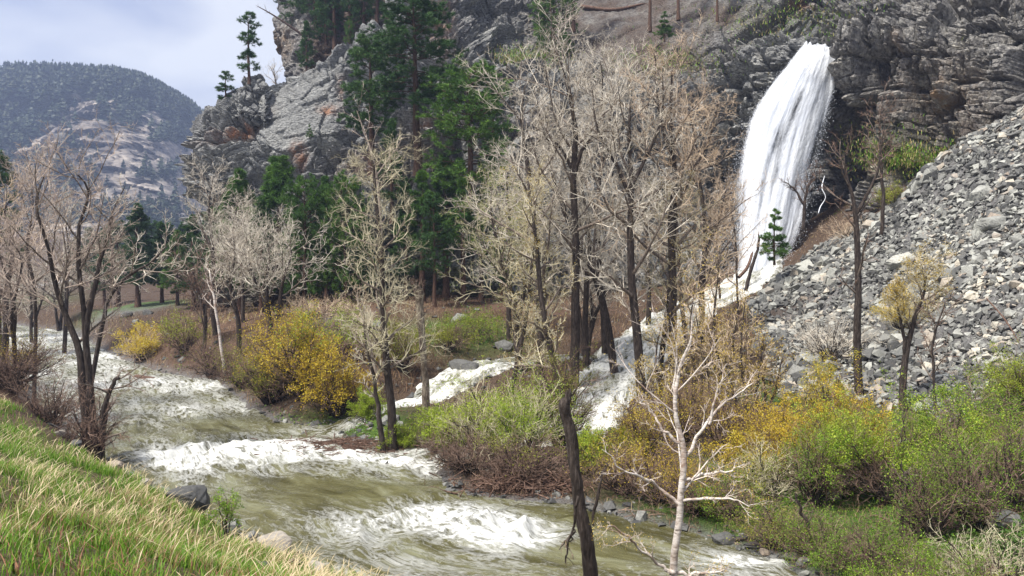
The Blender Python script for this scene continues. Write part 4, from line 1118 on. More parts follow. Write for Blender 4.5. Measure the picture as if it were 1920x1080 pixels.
def build_boulders():
    r = np.random.default_rng(33)
    spec = [  # px, py, width in pixels, squash, tint, yaw, label
        (342, 955, 92, .55, .12, "blue-grey boulder in the near grass bank above the rapids"),
        (505, 1040, 75, .62, .9, "large brown and grey boulder at the lower end of the grass bank"),
        (483, 1075, 42, .6, .15, "small dark slate block at the picture's bottom edge in grass"),
        (438, 842, 46, .5, .12, "dark wet rock in the white band of rapids, mid-river"),
        (520, 826, 34, .5, .15, "dark wet rock at the upstream side of the white rapids, nearer the bar"),
        (770, 862, 30, .5, .2, "dark rock in the water off the slim tree's foot"),
        (905, 975, 44, .4, .16, "dark rock awash at the head of the lower standing wave"),
        (255, 735, 40, .45, .2, "dark rock in the fast upstream reach left of the driftwood log"),
        (337, 877, 36, .45, .93, "rounded orange-brown rock breaking the white rapids near the grass bank"),
        (292, 895, 26, .45, .9, "small brown rock in the shallows left of the orange rapids rock"),
        (325, 906, 34, .35, .94, "flat orange rock awash just below the rapids"),
        (212, 880, 36, .6, .92, "reddish rock at the foot of the grass below the leaning bare trunks"),
        (188, 840, 34, .7, .9, "round red-brown rock beside the forked bare tree's foot"),
        (861, 606, 34, .7, .62, "pale boulder on the green slope below the tall pines"),
        (803, 634, 18, .6, .62, "small pale stone left of the pale boulder under the pines"),
        (277, 590, 22, .6, .25, "blue-grey riprap block under the bright grass patch, rightmost"),
        (236, 595, 24, .6, .3, "blue-grey riprap block under the bright grass patch, leftmost"),
        (257, 606, 20, .5, .45, "grey riprap block low on the far left riverbank"),
        (712, 612, 40, .35, .5, "flat grey slab between the golden bush and the pines"),
        (1895, 765, 70, .6, .5, "big angular block at the right edge where the scree ends"),
        (1850, 890, 80, .6, .5, "huge pale boulder behind the green willow at right"),
        (1780, 905, 60, .5, .45, "pale flat boulder half hidden under the right willow"),
        (1890, 985, 80, .35, .5, "wide pale slab low at the right edge"),
        (1815, 955, 50, .5, .6, "grey boulder between the pale slab and the huge pale boulder"),
        (1700, 840, 50, .5, .66, "light boulder showing through the willow's top leaves"),
        (1565, 936, 34, .4, .6, "small pale stone among the undergrowth by the slender dark stems"),
        (1360, 1020, 46, .5, .2, "dark wet boulder on the far shore right of the birch"),
        (1435, 1040, 22, .6, .93, "small rust-coloured stone at the water's corner near bottom"),
        (1460, 775, 36, .5, .25, "dark block in the brush under the scree toe"),
        (1500, 800, 40, .5, .3, "dark grey block right of the brush under the scree toe"),
        (1550, 775, 40, .45, .35, "grey block on the mossy green patch at the scree toe"),
        (1060, 830, 40, .5, .85, "brown boulder beside the lower cascade"),
        (870, 700, 60, .5, .3, "dark boulder splitting the left cascade"),
        (945, 655, 40, .5, .35, "dark wet boulder at the head of the left cascade"),
        (1700, 498, 60, .5, .86, "tawny ledge block in the middle of the scree behind the yellow tree"),
        (1840, 372, 52, .6, .74, "light angular block high on the scree at right"),
        (1865, 430, 56, .6, .66, "large angular block just below the light block on the scree"),
        (1690, 355, 60, .3, .75, "long flat slab lying along the top of the scree"),
        (1335, 515, 0, .3, .3, None),
    ]
    for px, py, w, sq, tint, lab in spec:
        if not lab: continue
        p = hit(px, py)
        V, T = stone_proto(r, sq, 26)
        s = w / F * p[1] / 2
        # round and roughen by one subdivision with noise
        E = {}; V = list(V); T2 = []
        def mid(a, b):
            k = (min(a, b), max(a, b))
            if k not in E:
                E[k] = len(V); m_ = (V[a] + V[b]) / 2
                V.append(m_ * (1 + 0.05 * r.random()))
            return E[k]
        for _ in range(2):
            T2 = []; E.clear()
            for a, b, c in T:
                ab, bc, ca = mid(a, b), mid(b, c), mid(c, a)
                T2 += [(a, ab, ca), (ab, b, bc), (ca, bc, c), (ab, bc, ca)]
            T = T2
        V = np.array(V); V = V * (1 + 0.10 * fbm(V * 2.0 + px, 3, seed=3))[:, None]
        a = r.random() * .8 - .4
        V = V @ rotm(r.normal(0, 8), r.normal(0, 8), math.degrees(a)).T * s
        me = mesh("boulder", V, np.array(T), attrs={'tint': np.full(len(V), tint)}, mats=[M_stone])
        link("boulder", me, label=lab, cat="boulder", kind='thing', loc=p + np.array([0, s * .3, s * sq * .45]))
build_boulders()

def near_riprap():
    # rough rocks showing along the rim of the near bank
    r = np.random.default_rng(71)
    src = [o for o in bpy.data.objects if o.get('category') == 'boulder' and o.location.y < 24][:6]
    for px, py, s, lab in [(240, 893, .45, "brown rock on the bank rim between the forked tree and the blue-grey boulder"), (268, 912, .4, "grey rock on the bank rim just left of the blue-grey boulder"),
                           (392, 978, .5, "rock on the bank rim just right of the blue-grey boulder"), (430, 996, .45, "reddish rock on the bank rim under the green sprig"),
                           (462, 1012, .5, "rock between the green sprig and the large brown and grey boulder"), (548, 1062, .5, "dark rock on the rim below the large brown and grey boulder"),
                           (590, 1078, .5, "rock at the bottom edge where the grass bank meets the water"), (140, 838, .4, "mossy rock on the rim left of the forked tree's foot"),
                           (110, 815, .35, "small rock on the rim under the left brown thicket")]:
        p = hit(px, py); e = src[r.integers(len(src))]
        c = e.copy(); COL.objects.link(c); c.location = p + np.array([0, .1, .02]); c.scale = (s * 1.4, s, s * 1.1); c.rotation_euler = (0, 0, r.random() * 6); c['label'] = lab
near_riprap()

# ------------------------------------------------------------------ pines
M_pbark = bark_mat("pine_bark", [(0.3, (0.025, 0.016, 0.012)), (0.5, (0.085, 0.05, 0.035)), (0.7, (0.19, 0.11, 0.075))])
M_pneedle = fol_mat("pine_needles", [(0, (0.03, 0.08, 0.016)), (0.45, (0.08, 0.165, 0.03)), (0.8, (0.16, 0.28, 0.04)), (1, (0.24, 0.38, 0.06))], trans=0.15)
M_dneedle = fol_mat("dark_needles", [(0, (0.024, 0.058, 0.018)), (0.5, (0.06, 0.13, 0.034)), (1, (0.13, 0.22, 0.055))], trans=0.12)

def pine_mesh(seed, H, cs, W, nb, shape='cone', tuft=0.30, fill=1.0, trunk_r=None, bare=8):
    """H height, cs crown start (fraction), W crown radius; returns trunk mesh data, needles mesh data"""
    r = np.random.default_rng(seed)
    tr = trunk_r or 0.016 * H + 0.04
    k = 12; t = np.linspace(0, 1, k)
    tl = np.column_stack([0.012 * H * fbm(np.column_stack([t * 3, t * 0 + seed]), 2, seed=seed), 0.012 * H * fbm(np.column_stack([t * 3, t * 0 + seed + 9]), 2, seed=seed), t * H])
    tl -= tl[0]
    rad = tr * (1 - t) ** 0.8 + 0.015; rad[0] *= 1.35
    A = Acc(); A.add(*tubes(tl[None], rad[None], 7))
    n = nb
    u = np.sort(r.random(n)); h = cs + (1 - cs) * (u * 0.985)
    x = (h - cs) / (1 - cs)
    if shape == 'cone': prof = np.minimum(1, (x + .06) / .18) * (1 - x) ** 0.75 + 0.05
    elif shape == 'round': prof = np.sqrt(np.clip(1 - (2 * x - 0.75) ** 2 / 1.7, 0.03, 1))
    else: prof = 0.35 + 0.65 * np.abs(np.sin(x * 9 + seed)) * (1 - x * .6)
    ln = W * prof * (0.65 + 0.5 * r.random(n))
    az = np.arange(n) * 2.4 + r.random(n) * 1.2
    elev = np.radians(-12 + 48 * x + r.normal(0, 9, n))
    d = np.column_stack([np.cos(az) * np.cos(elev), np.sin(az) * np.cos(elev), np.sin(elev)])
    p0 = np.column_stack([np.interp(h, t, tl[:, j]) for j in range(3)])
    K = 6; B = np.zeros((n, K, 3)); B[:, 0] = p0; dd = d.copy()
    for j in range(1, K):
        dd = norm(dd + np.array([0, 0, -0.03 + 0.07 * j / K * 2]) + 0.07 * r.normal(0, 1, (n, 3))); B[:, j] = B[:, j - 1] + dd * (ln / (K - 1))[:, None]
    br = np.minimum(0.010 * ln + 0.018, 0.05)[:, None] * np.linspace(1, .3, K)
    A.add(*tubes(B, br, 4))
    if bare:
        hb = cs * (0.35 + .65 * r.random(bare)); pb = np.column_stack([np.interp(hb, t, tl[:, j]) for j in range(3)])
        a2 = r.random(bare) * 6.28; e = np.column_stack([np.cos(a2), np.sin(a2), -.15 + .3 * r.random(bare)]) * (W * (.25 + .35 * r.random(bare)))[:, None]
        A.add(*tubes(np.stack([pb, pb + e * .5 + [0, 0, .03], pb + e], 1), np.full((bare, 3), .018), 3))
    S, SR = grow(r, B, br, 7, 0.25, 0.98, math.radians(52), 0.36, 4, 0.08, 0.08, .7, .008, fall=0.45)
    A.add(*tubes(S, SR, 3))
    L = np.concatenate([S, B[:, 2:]])
    # tufts: needles fanning from points on the outer shoots
    m = int(5 * fill)
    idx = np.concatenate([np.repeat(np.arange(len(S)), m), len(S) + np.repeat(np.arange(n), m + 2)])
    f = 0.45 + 0.55 * r.random(len(idx)); f = f * 3; i = np.minimum(f.astype(int), 2); a = (f - i)[:, None]
    c = L[idx, i] * (1 - a) + L[idx, i + 1] * a + r.normal(0, tuft * .16, (len(idx), 3))
    ax = norm(norm(L[idx, i + 1] - L[idx, i]) + [0, 0, .45])
    nn = 10; M = len(c) * nn
    c2 = np.repeat(c, nn, 0); dirn = norm(np.repeat(ax, nn, 0) * .75 + r.normal(0, .62, (M, 3)))
    wv = norm(np.cross(dirn, r.normal(0, 1, (M, 3)))) * (tuft * 0.075)
    ln2 = tuft * (0.6 + .5 * r.random(M))[:, None]
    V = np.stack([c2 - wv, c2 + wv, c2 + dirn * ln2], 1).reshape(-1, 3)
    cl = noise(c * 1.3 / (0.1 * H + .3), seed) * .28 + .45 + .25 * (r.random(len(c)) - .5)
    N_ = Acc().add(V, np.arange(M * 3).reshape(-1, 3), a=np.repeat(np.clip(cl, 0, 1), nn * 3))
    return A, N_

PINE = {}
def pine_kind(key, mat, *a, **k):
    A, N_ = pine_mesh(*a, **k)
    PINE[key] = (A.mesh("trunk", [M_pbark], True), N_.mesh("needles", [mat]), a[1])
pine_kind('tall', M_dneedle, 1, 17, 0.42, 3.2, 76, 'round', tuft=.38, fill=1.4)
pine_kind('bushy', M_pneedle, 2, 11, 0.16, 3.1, 85, 'round', tuft=.34, fill=1.3)
pine_kind('cone', M_pneedle, 3, 11, 0.20, 2.3, 80, 'cone', tuft=.32, fill=1.2)
pine_kind('thin', M_pneedle, 4, 12, 0.38, 1.9, 48, 'cone', tuft=.32, fill=1)
pine_kind('dark', M_dneedle, 5, 12, 0.25, 2.3, 70, 'cone', tuft=.32, fill=1.1)
pine_kind('dark2', M_dneedle, 6, 13, 0.36, 2.2, 60, 'round', tuft=.34, fill=1.1)
pine_kind('lone', M_dneedle, 7, 7, 0.22, 1.3, 34, 'gappy', tuft=.27, fill=.7, trunk_r=.11)
pine_kind('young', M_pneedle, 8, 4.2, 0.10, 1.05, 34, 'cone', tuft=.20, fill=.8, trunk_r=.05, bare=0)
pine_kind('shade', M_dneedle, 9, 14, 0.48, 2.0, 42, 'round', tuft=.34, fill=1)

def pine(kind, pos, H, label, yaw=0.0, lean=(0, 0), w=1.0, group=None, name='pine_tree'):
    tm, nm, H0 = PINE[kind]
    s = H / H0
    e = link(name, None, label=label, cat='pine tree', group=group, loc=pos)
    e.scale = (s * w * 1.3, s * w * 1.3, s); e.rotation_euler = (math.radians(lean[0]), math.radians(lean[1]), yaw)
    link('trunk', tm, e); link('needles', nm, e)
    return e

def pine_px(kind, px, D, top, label, base=None, w=1.0, yaw=None, lean=(0, 0), group=None):
    """a pine rooted on the land at depth D under px (or seen rooted at pixel row base), tip at pixel row top"""
    if base is None: b = at(px, D) - [0, 0, .15]
    else: b = P(px, base, D)
    H = P(px, top, D)[2] - b[2]
    pine(kind, b, H, label, yaw if yaw is not None else px * .37, lean, w, group)

def build_pines():
    g = 'pines on the rock shelf at the foot of the dome'
    pine_px('lone', 468, 79.3, 26, "slender gappy pine standing alone on the dark outcrop against the sky", base=158, w=1.0)
    pine_px('lone', 424, 80.5, 136, "short sparse pine left of the slender one, on the outcrop's sky edge", base=218, w=1.3, yaw=2)
    pine_px('tall', 785, 64.5, 8, "tallest pine with bare reddish trunk rising before the dome's dark overhang", base=330, w=1.1, lean=(0, -7))
    pine_px('dark2', 697, 66, 78, "dark pine just left of the tallest pine against the dome", base=330, w=1.05)
    pine_px('bushy', 884, 61, 133, "bright green full pine right of the tallest pine", base=385, w=1.0)
    pine_px('dark', 925, 70, 150, "shaded pine half hidden behind the bright green full pine", base=330, w=.6)
    pine_px('dark', 735, 60, 225, "low dark pine under the tallest pine, in front of the overhang", base=420, w=.75)
    # upright pines at the foot of the dome
    for k, (kd, px, D, top, w, lab) in enumerate([
        ('cone', 450, 62, 318, .9, "small pointed pine left of the dome foot, behind pale bare twigs"),
        ('cone', 522, 66, 292, .95, "leftmost tall pointed pine at the foot of the dome"),
        ('bushy', 570, 60, 345, .62, "round green pine with bare dark trunk, left of the pine row's gap"),
        ('cone', 612, 64, 330, .7, "pointed pine in the middle of the left pine row"),
        ('bushy', 648, 60, 342, .6, "green pine with ragged crown, right of the pointed middle pine"),
        ('dark', 490, 60, 372, .8, "shaded pine low behind the pale round-crowned bare tree"),
        ('thin', 792, 60, 322, 1.0, "first thin-trunked pine of the right pine row"),
        ('thin', 836, 62, 300, 1.05, "second thin-trunked pine of the right pine row, tallest of that row"),
        ('thin', 868, 59, 335, .95, "third thin-trunked pine of the right pine row"),
        ('dark2', 815, 57, 372, .75, "short dark pine between the first two thin-trunked pines"),
        ('thin', 902, 61, 352, .9, "rightmost thin-trunked pine, beside the big bare cottonwoods"),
        ('dark', 762, 62, 345, .7, "dark pine at the left end of the right pine row"),
        ('dark', 685, 63, 392, .7, "dark pine behind the thin reddish-topped bare tree"),
        ('dark', 940, 60, 395, .8, "dark pine deep behind the big bare cottonwoods"),
        ('dark', 258, 84, 384, 1.05, "pointed dark pine standing clear before the far mountain"),
        ('dark', 303, 86, 418, .9, "shorter dark pine right of the pointed one by the grass patch"),
        ('dark2', 222, 90, 420, 1.0, "dark pine left of the pointed one, behind bare branches"),
        ('cone', 332, 80, 432, .9, "green pine above the bright grass patch"),
        ('dark', 362, 74, 405, .95, "dark pine at the left corner of the dome's foot"),
        ('dark2', 398, 70, 395, .8, "dark pine behind the white leaning trunk"),
        ('dark', 195, 96, 438, .9, "small dark pine far left behind the forked bare trees"),
        ('shade', -8, 60, 300, .8, "dark pine cut by the left edge of the picture")]):
        pine_px(kd, px, D, top, lab, w=w)
    # the hazy rank beyond, down the valley
    r = np.random.default_rng(3)
    ORD = 'first second third fourth fifth sixth seventh eighth ninth tenth eleventh twelfth thirteenth fourteenth fifteenth sixteenth'.split()
    for k in range(16):
        px = 150 + 17 * k + r.uniform(-6, 6); D = r.uniform(125, 165)
        pine_px('dark', px, D, r.uniform(392, 430) + abs(px - 330) * .12, ORD[k] + " from the left of the small hazy pines down the valley", group='hazy pines down the valley', w=1.2)
    # wood on the upper crag
    for k, (kd, px, base, top, D, w, lab) in enumerate([
        ('shade', 533, 60, -60, 99, .9, "pine on the very edge of the upper crag against the sky"),
        ('shade', 562, 130, -50, 96, 1.0, "second pine from the sky edge on the upper crag"),
        ('shade', 590, 122, -70, 94, 1.0, "third pine from the sky edge on the upper crag"),
        ('dark2', 612, 130, -30, 92, .9, "low-branched pine above the smooth slab"),
        ('shade', 628, 118, -80, 91, 1.0, "dark-trunked pine right above the smooth slab's crest"),
        ('dark', 575, 150, 40, 90, .8, "small dark pine at the slab's top edge near the sky"),
        ('shade', 655, 108, -90, 90, 1.0, "tall pine over the dome's middle crest"),
        ('dark2', 682, 92, -60, 89, 1.0, "broad pine over the dome's middle crest, next to the tall one"),
        ('bushy', 655, 110, 42, 88, .5, "small bright green pine tucked on the dome's crest"),
        ('shade', 706, 75, -100, 88, 1.0, "pine above the crest behind the tallest pine's tip"),
        ('dark2', 735, 60, -70, 88, 1.0, "dark pine at the top edge left of the pale summit rock"),
        ('shade', 868, 45, -120, 91, .8, "left of two bare brown pine trunks at the top edge"),
        ('shade', 878, 50, -110, 90.5, .8, "right of two bare brown pine trunks at the top edge"),
        ('bushy', 1040, 115, -60, 85, .75, "thick green pine on the ledge at the top centre"),
        ('bushy', 1015, 95, 20, 86, .5, "smaller bushy pine left under the thick green ledge pine"),
        ('shade', 1075, 60, -180, 84, .6, "bare brown pine trunk right of the thick green ledge pine"),
        ('shade', 1218, 60, -170, 79, .6, "reddish bare pine trunk on the brown slope"),
        ('young', 1246, 78, 22, 77, 1.1, "small dark green pine alone on the brown slope"),
        ('shade', 1272, 38, -170, 79, .6, "bare pine trunk at the top edge right of the small slope pine"),
        ('shade', 1345, 40, -130, 76, .6, "leaning bare pine trunk at the top edge above the ledges"),
        ('young', 1452, 497, 393, 53.5, 1.0, "young green pine standing at the foot of the waterfall"),
        ('young', 581, 262, 232, 74, .8, "tiny pine growing from a crack in the dome face")]):
        pine_px(kd, px, D, top, lab, base=base, w=w)
    # dead snag reaching out over the sky
    b = P(600, 92, 93)
    e = link('dead_snag', None, label="bare dead trunk leaning out from the upper crag against the sky", cat="dead tree", loc=b)
    tl = P(*np.array([(612, 100, 93), (575, 72, 92.5), (545, 50, 92), (510, 27, 91.5), (478, 9, 91)]).T) - b
    A = Acc(); l, rr = smooth_line(tl, [.22, .17, .13, .09, .03], 16); A.add(*tubes(l[None], rr[None], 7))
    g1, g2 = grow(np.random.default_rng(4), l[None], rr[None], 16, .3, .98, 1.0, .10, 4, -.05, .15, .5, .012, fall=.2)
    A.add(*tubes(g1, g2, 3))
    M_dead = bark_mat("dead_wood", [(0.3, (0.035, 0.022, 0.018)), (0.6, (0.13, 0.09, 0.075))])
    link('trunk', A.mesh('trunk', [M_dead], True), e)
build_pines()

# ------------------------------------------------------------------ bare broadleaf trees
M_bark = bark_mat("cottonwood_bark", [(0.3, (0.012, 0.009, 0.008)), (0.5, (0.05, 0.038, 0.032)), (0.7, (0.13, 0.105, 0.09))], bmp=1.0)
M_bark_pale = bark_mat("pale_bark", [(0.3, (0.09, 0.07, 0.055)), (0.5, (0.27, 0.215, 0.17)), (0.7, (0.50, 0.43, 0.36))])
M_bark_mid = bark_mat("limb_bark", [(0.3, (0.04, 0.03, 0.025)), (0.5, (0.16, 0.125, 0.10)), (0.7, (0.36, 0.30, 0.25))])
M_birch = bark_mat("birch_bark", [(0.30, (0.06, 0.045, 0.04)), (0.40, (0.38, 0.32, 0.27)), (0.50, (0.64, 0.57, 0.51)), (0.7, (0.76, 0.71, 0.66))], scale=9, stretch=(0.6, 0.6, 2.2), bmp=.5, lichen=(0.30, 0.21, 0.16))
def twig_mat(name, a, b_):
    return fol_mat(name, [(0, a), (1, b_)], trans=0, rough=.8, spec=.15)
M_tw = {
    'pink': twig_mat("grey_pink_twigs", (0.34, 0.285, 0.22), (0.78, 0.715, 0.60)),
    'straw': twig_mat("straw_twigs", (0.33, 0.28, 0.18), (0.70, 0.635, 0.45)),
    'brown': twig_mat("brown_twigs", (0.09, 0.058, 0.045), (0.28, 0.19, 0.145)),
    'rust': twig_mat("rust_twigs", (0.38, 0.27, 0.18), (0.74, 0.60, 0.44)),
    'dusk': twig_mat("dusky_twigs", (0.24, 0.175, 0.14), (0.56, 0.46, 0.38)),
    'white': twig_mat("white_twigs", (0.5, 0.40, 0.34), (0.78, 0.68, 0.6)),
}
M_lf = {
    'yellow': fol_mat("yellow_buds", [(0, (0.34, 0.22, 0.04)), (.5, (0.50, 0.36, 0.07)), (1, (0.66, 0.52, 0.15))], trans=.3),
    'lime': fol_mat("lime_leaves", [(0, (0.17, 0.24, 0.02)), (.5, (0.32, 0.42, 0.035)), (1, (0.50, 0.58, 0.07))], trans=.35),
    'green': fol_mat("fresh_green_leaves", [(0, (0.07, 0.15, 0.015)), (.5, (0.17, 0.30, 0.025)), (1, (0.34, 0.46, 0.05))], trans=.35),
    'gold': fol_mat("gold_leaves", [(0, (0.40, 0.24, 0.02)), (.5, (0.58, 0.42, 0.035)), (1, (0.62, 0.56, 0.07))], trans=.3),
    'olive': fol_mat("olive_leaves", [(0, (0.12, 0.13, 0.015)), (.5, (0.25, 0.27, 0.03)), (1, (0.40, 0.42, 0.06))], trans=.3),
}

def bare_crown(r, lines, radii, n, L, ang=40, up=.10, t0=.35, tw=.0055, fall=.45, wig=.10, leaf=None, abslen=None):
    """limbs, branches and twigs over the given trunks"""
    limbs, twigs, last = Acc(), Acc(), []
    for l, rr in zip(lines, radii):
        P1, R1 = grow(r, l[None], rr[None], n[0], t0, .98, math.radians(ang), L[0], 8, up, wig, .5, min(.012, tw * 1.6), fall=fall, abslen=abslen)
        limbs.add(*tubes(P1, R1, 5))
        P2, R2 = grow(r, P1, R1, n[1], .12, .97, math.radians(44), L[1], 6, up * 1.1, wig * 1.3, .6, min(.009, tw * 1.3), fall=.35)
        twigs.add(*tubes(P2, R2, 3), a=.6)
        lead, lr = l[None, -5:], rr[None, -5:]
        P3, R3 = grow(r, P2, R2, n[2], .12, .98, math.radians(46), L[2], 4, up * 1.3, wig * 1.8, .7, tw * 1.3, fall=.3)
        v = tubes(P3, R3, 3); twigs.add(*v, a=np.repeat(r.random(len(P3)), len(v[0]) // len(P3)))
        P4, R4 = grow(r, P3, R3, n[3] * 2, .15, .98, math.radians(42), L[3], 2, up * 1.6, wig * 1.3, .8, tw, fall=.25)
        v = tubes(P4, R4, 3); twigs.add(*v, a=np.repeat(r.random(len(P4)), len(v[0]) // len(P4)))
        last.append(P4)
    lf = None
    if leaf:
        lf = Acc(); V, T, Q, a = leaves(r, np.concatenate(last), leaf[1], leaf[2], .05); lf.add(V, T, Q, a)
    return limbs, twigs, lf

def hero(name, cat, label, D, trunks, n=(16, 6, 5, 3), L=(.42, .45, .45, .5), ang=40, up=.06, t0=.35, tw=.008, tmat=None, lmat=None, twmat='pink', leaf=None, fall=.45, seed=None,
         wig=.13, group=None, broken=False, abslen=None, root=True):
    """a tree whose trunks follow (px, py, radius_m[, depth offset]) points; grows its own crown"""
    r = np.random.default_rng(seed if seed is not None else abs(hash(label)) % 1000 if False else sum(map(ord, label)))
    lines, radii = [], []
    base = None
    for tk in trunks:
        a = np.array([list(t) + [0] * (4 - len(t)) for t in tk], float)
        p = P(a[:, 0], a[:, 1], D + a[:, 3])
        if root and base is None:
            g = land1(p[0, 0], p[0, 1]) - .15
            if p[0, 2] > g + .05 or p[0, 2] < g: p[0, 2] = g
        if base is None: base = p[0].copy()
        l, rr = smooth_line(p, a[:, 2], 20)
        l = l - base
        l[1:] += .05 * np.stack([fbm(np.column_stack([np.arange(19) * .5, np.full(19, k * 7.)]), 2, seed=int(r.integers(99))) for k in range(3)], -1)
        lines.append(l); radii.append(rr)
    e = link(name, None, label=label, cat=cat, group=group, loc=base)
    A = Acc()
    for l, rr in zip(lines, radii):
        if D < 20:
            l, rr = smooth_line(l, rr, 90)
        V, T, Q = tubes(l[None], rr[None], 16 if D < 20 else 9, tip=not broken)
        if D < 20 and tmat is None or broken:                    # furrowed bark, splintered break
            nr = len(l); sd = 16 if D < 20 else 9
            ring = np.minimum(np.arange(len(V)) // sd, nr - 1)
            c = l[ring]; d = V - c
            V = c + d * (1 + .30 * fbm(V * [9, 9, 2.2] + 3, 3, seed=3) + .18 * fbm(V * 3, 2, seed=5))[:, None]
            top = ring >= nr - 2
            V[top, 2] += (rr[0] * 3.2 * (noise(V[top] * 14, 9))) * broken
        A.add(V, T, Q)
    link('trunk', A.mesh('trunk', [tmat or M_bark], True), e)
    if n:
        limbs, twigs, lf = bare_crown(r, lines, radii, n, L, ang, up, t0, tw, fall, wig, leaf, abslen)
        link('limbs', limbs.mesh('limbs', [lmat or M_bark_mid], True), e)
        link('twigs', twigs.mesh('twigs', [M_tw[twmat]]), e)
        if lf: link('leaves', lf.mesh('leaves', [M_lf[leaf[0]]]), e)
    return e

def copy_thing(e, loc, scale, yaw, label, group=None):
    c = e.copy(); COL.objects.link(c); c.location = loc; c.scale = scale; c.rotation_euler = (0, 0, yaw); c['label'] = label
    if group: c['group'] = group
    for ch in e.children:
        d = ch.copy(); COL.objects.link(d); d.parent = c
    return c

def build_bare_trees():
    W = 'bare_tree'
    # left riverside group
    hero(W, 'bare tree', "forked bare tree with two dark trunks rising from the left bank, twigs before the mountain", 27.5,
         [[(172, 832, .19), (158, 740, .15), (150, 660, .12), (112, 560, .09), (92, 470, .06, -.4), (70, 380, .05, -.6), (85, 320, .02)],
          [(176, 832, .17), (168, 720, .13), (158, 600, .10), (148, 510, .08), (150, 430, .06, .4), (165, 360, .04, .6), (140, 320, .02)],
          [(160, 640, .10), (175, 540, .09), (195, 470, .06, .3), (212, 400, .03, .3)]],
         n=(11, 6, 5, 3), L=(.34, .5, .5, .5), t0=.35, twmat='dusk', ang=48)
    hero(W, 'bare tree', "broken stub of a leaning trunk at the foot of the forked bare tree", 26.8, [[(190, 834, .11), (196, 770, .09), (212, 720, .07), (224, 708, .06)]],
         n=(6, 4, 3, 2), L=(.5, .5, .5, .5), twmat='brown', t0=.1, up=-.05, ang=60)
    hero(W, 'bare tree', "bare tree right of the forked one with long pale branches reaching toward the dark pines", 33,
         [[(150, 760, .11), (190, 620, .09), (205, 560, .08), (240, 520, .07), (285, 490, .04), (318, 455, .02)], [(205, 560, .09), (212, 500, .07), (205, 420, .04), (235, 345, .02)]],
         n=(9, 5, 4, 2), L=(.30, .45, .5, .5), t0=.35, twmat='pink', lmat=M_bark_pale)
    hero(W, 'bare tree', "bare tree at the far left edge with rusty twigs", 42, [[(8, 680, .2), (12, 560, .15), (22, 480, .1), (10, 400, .05), (20, 370, .02)], [(12, 570, .1), (-20, 480, .07), (-40, 400, .03)]],
         n=(14, 6, 5, 3), L=(.36, .5, .5, .5), twmat='rust')
    hero(W, 'bare tree', "pale bare tree between the left edge and the forked tree", 37, [[(62, 680, .10), (66, 560, .08), (50, 470, .08), (62, 390, .03), (60, 352, .02)]], n=(16, 6, 5, 3), L=(.34, .5, .5, .5), twmat='dusk', t0=.25)
    hero(W, 'bare tree', "bare tree standing across the far bend behind the forked tree", 62, [[(118, 612, .18), (125, 540, .14), (128, 470, .09), (122, 400, .03)]], n=(20, 6, 5, 3), L=(.42, .5, .5, .5), twmat='pink', t0=.2, tw=.012)
    # clump by the dome's left corner
    hero(W, 'bare tree', "tall pale-twigged bare tree before the dome's left corner", 52, [[(405, 645, .2), (398, 560, .16), (400, 470, .12), (392, 390, .07), (400, 330, .02)], [(398, 560, .1), (430, 470, .08), (445, 380, .03)]],
         n=(16, 6, 5, 3), L=(.36, .5, .5, .5), twmat='pink', t0=.25, tw=.011)
    hero('leaning_birch', 'bare tree', "thin white trunk leaning left over the riverside brush", 46, [[(424, 706, .10), (414, 640, .085), (402, 560, .07), (392, 505, .04)]], n=(6, 3, 3, 2), L=(.25, .4, .4, .4), tmat=M_birch, lmat=M_birch, twmat='white', t0=.5)
    hero(W, 'bare tree', "broad round-crowned bare tree with several dark stems, left of the golden bush", 47,
         [[(512, 660, .2), (505, 600, .16), (490, 550, .12), (468, 500, .08), (455, 462, .03)], [(514, 660, .2), (522, 590, .14), (530, 530, .1), (545, 480, .05), (540, 455, .02)], [(508, 620, .12), (500, 540, .09), (505, 480, .05), (500, 448, .02)]],
         n=(12, 7, 5, 3), L=(.55, .5, .5, .5), twmat='pink', t0=.35, ang=55, tw=.010)
    hero(W, 'bare tree', "bare tree with dark stem between the white leaning trunk and the round crown", 48, [[(450, 660, .18), (446, 600, .14), (432, 540, .1), (440, 480, .05), (436, 440, .02)]], n=(18, 6, 5, 3), L=(.45, .5, .5, .5), twmat='pink', t0=.3, tw=.010)
    hero(W, 'bare tree', "low bare tree with twisting dark stems left of the white leaning trunk", 50, [[(380, 665, .16), (385, 600, .12), (372, 550, .09), (360, 500, .03)]], n=(16, 6, 5, 3), L=(.5, .5, .5, .5), twmat='brown', t0=.2, tw=.010)
    hero(W, 'bare tree', "distant bare tree on the crest behind the outcrop, faint against the sky", 84, [[(520, 190, .12), (518, 160, .08), (512, 125, .02)]], n=(10, 5, 4, 2), L=(.6, .5, .5, .5), twmat='pink', root=False, tw=.01)
    hero(W, 'bare tree', "pale leafless tree slanting against the dome above the slender reddish tree", 58, [[(715, 470, .14), (712, 380, .12), (700, 300, .09), (685, 255, .06), (668, 205, .02)], [(706, 330, .07), (738, 285, .05), (755, 258, .02)]],
         n=(8, 3, 3, 2), L=(.3, .4, .4, .4), tmat=M_bark_pale, lmat=M_bark_pale, twmat='white', root=False, tw=.009)
    # centre
    hero(W, 'bare tree', "slim tall tree with straw twigs and reddish upper trunk, foot in the stream mouth", 29,
         [[(737, 842, .20), (733, 760, .16), (724, 660, .13), (718, 560, .11), (712, 450, .085), (702, 340, .05), (698, 290, .02)]],
         n=(28, 6, 5, 3), L=(.185, .6, .55, .7), t0=.25, twmat='straw', ang=64, up=.05, wig=.14, fall=.4, tw=.0048)
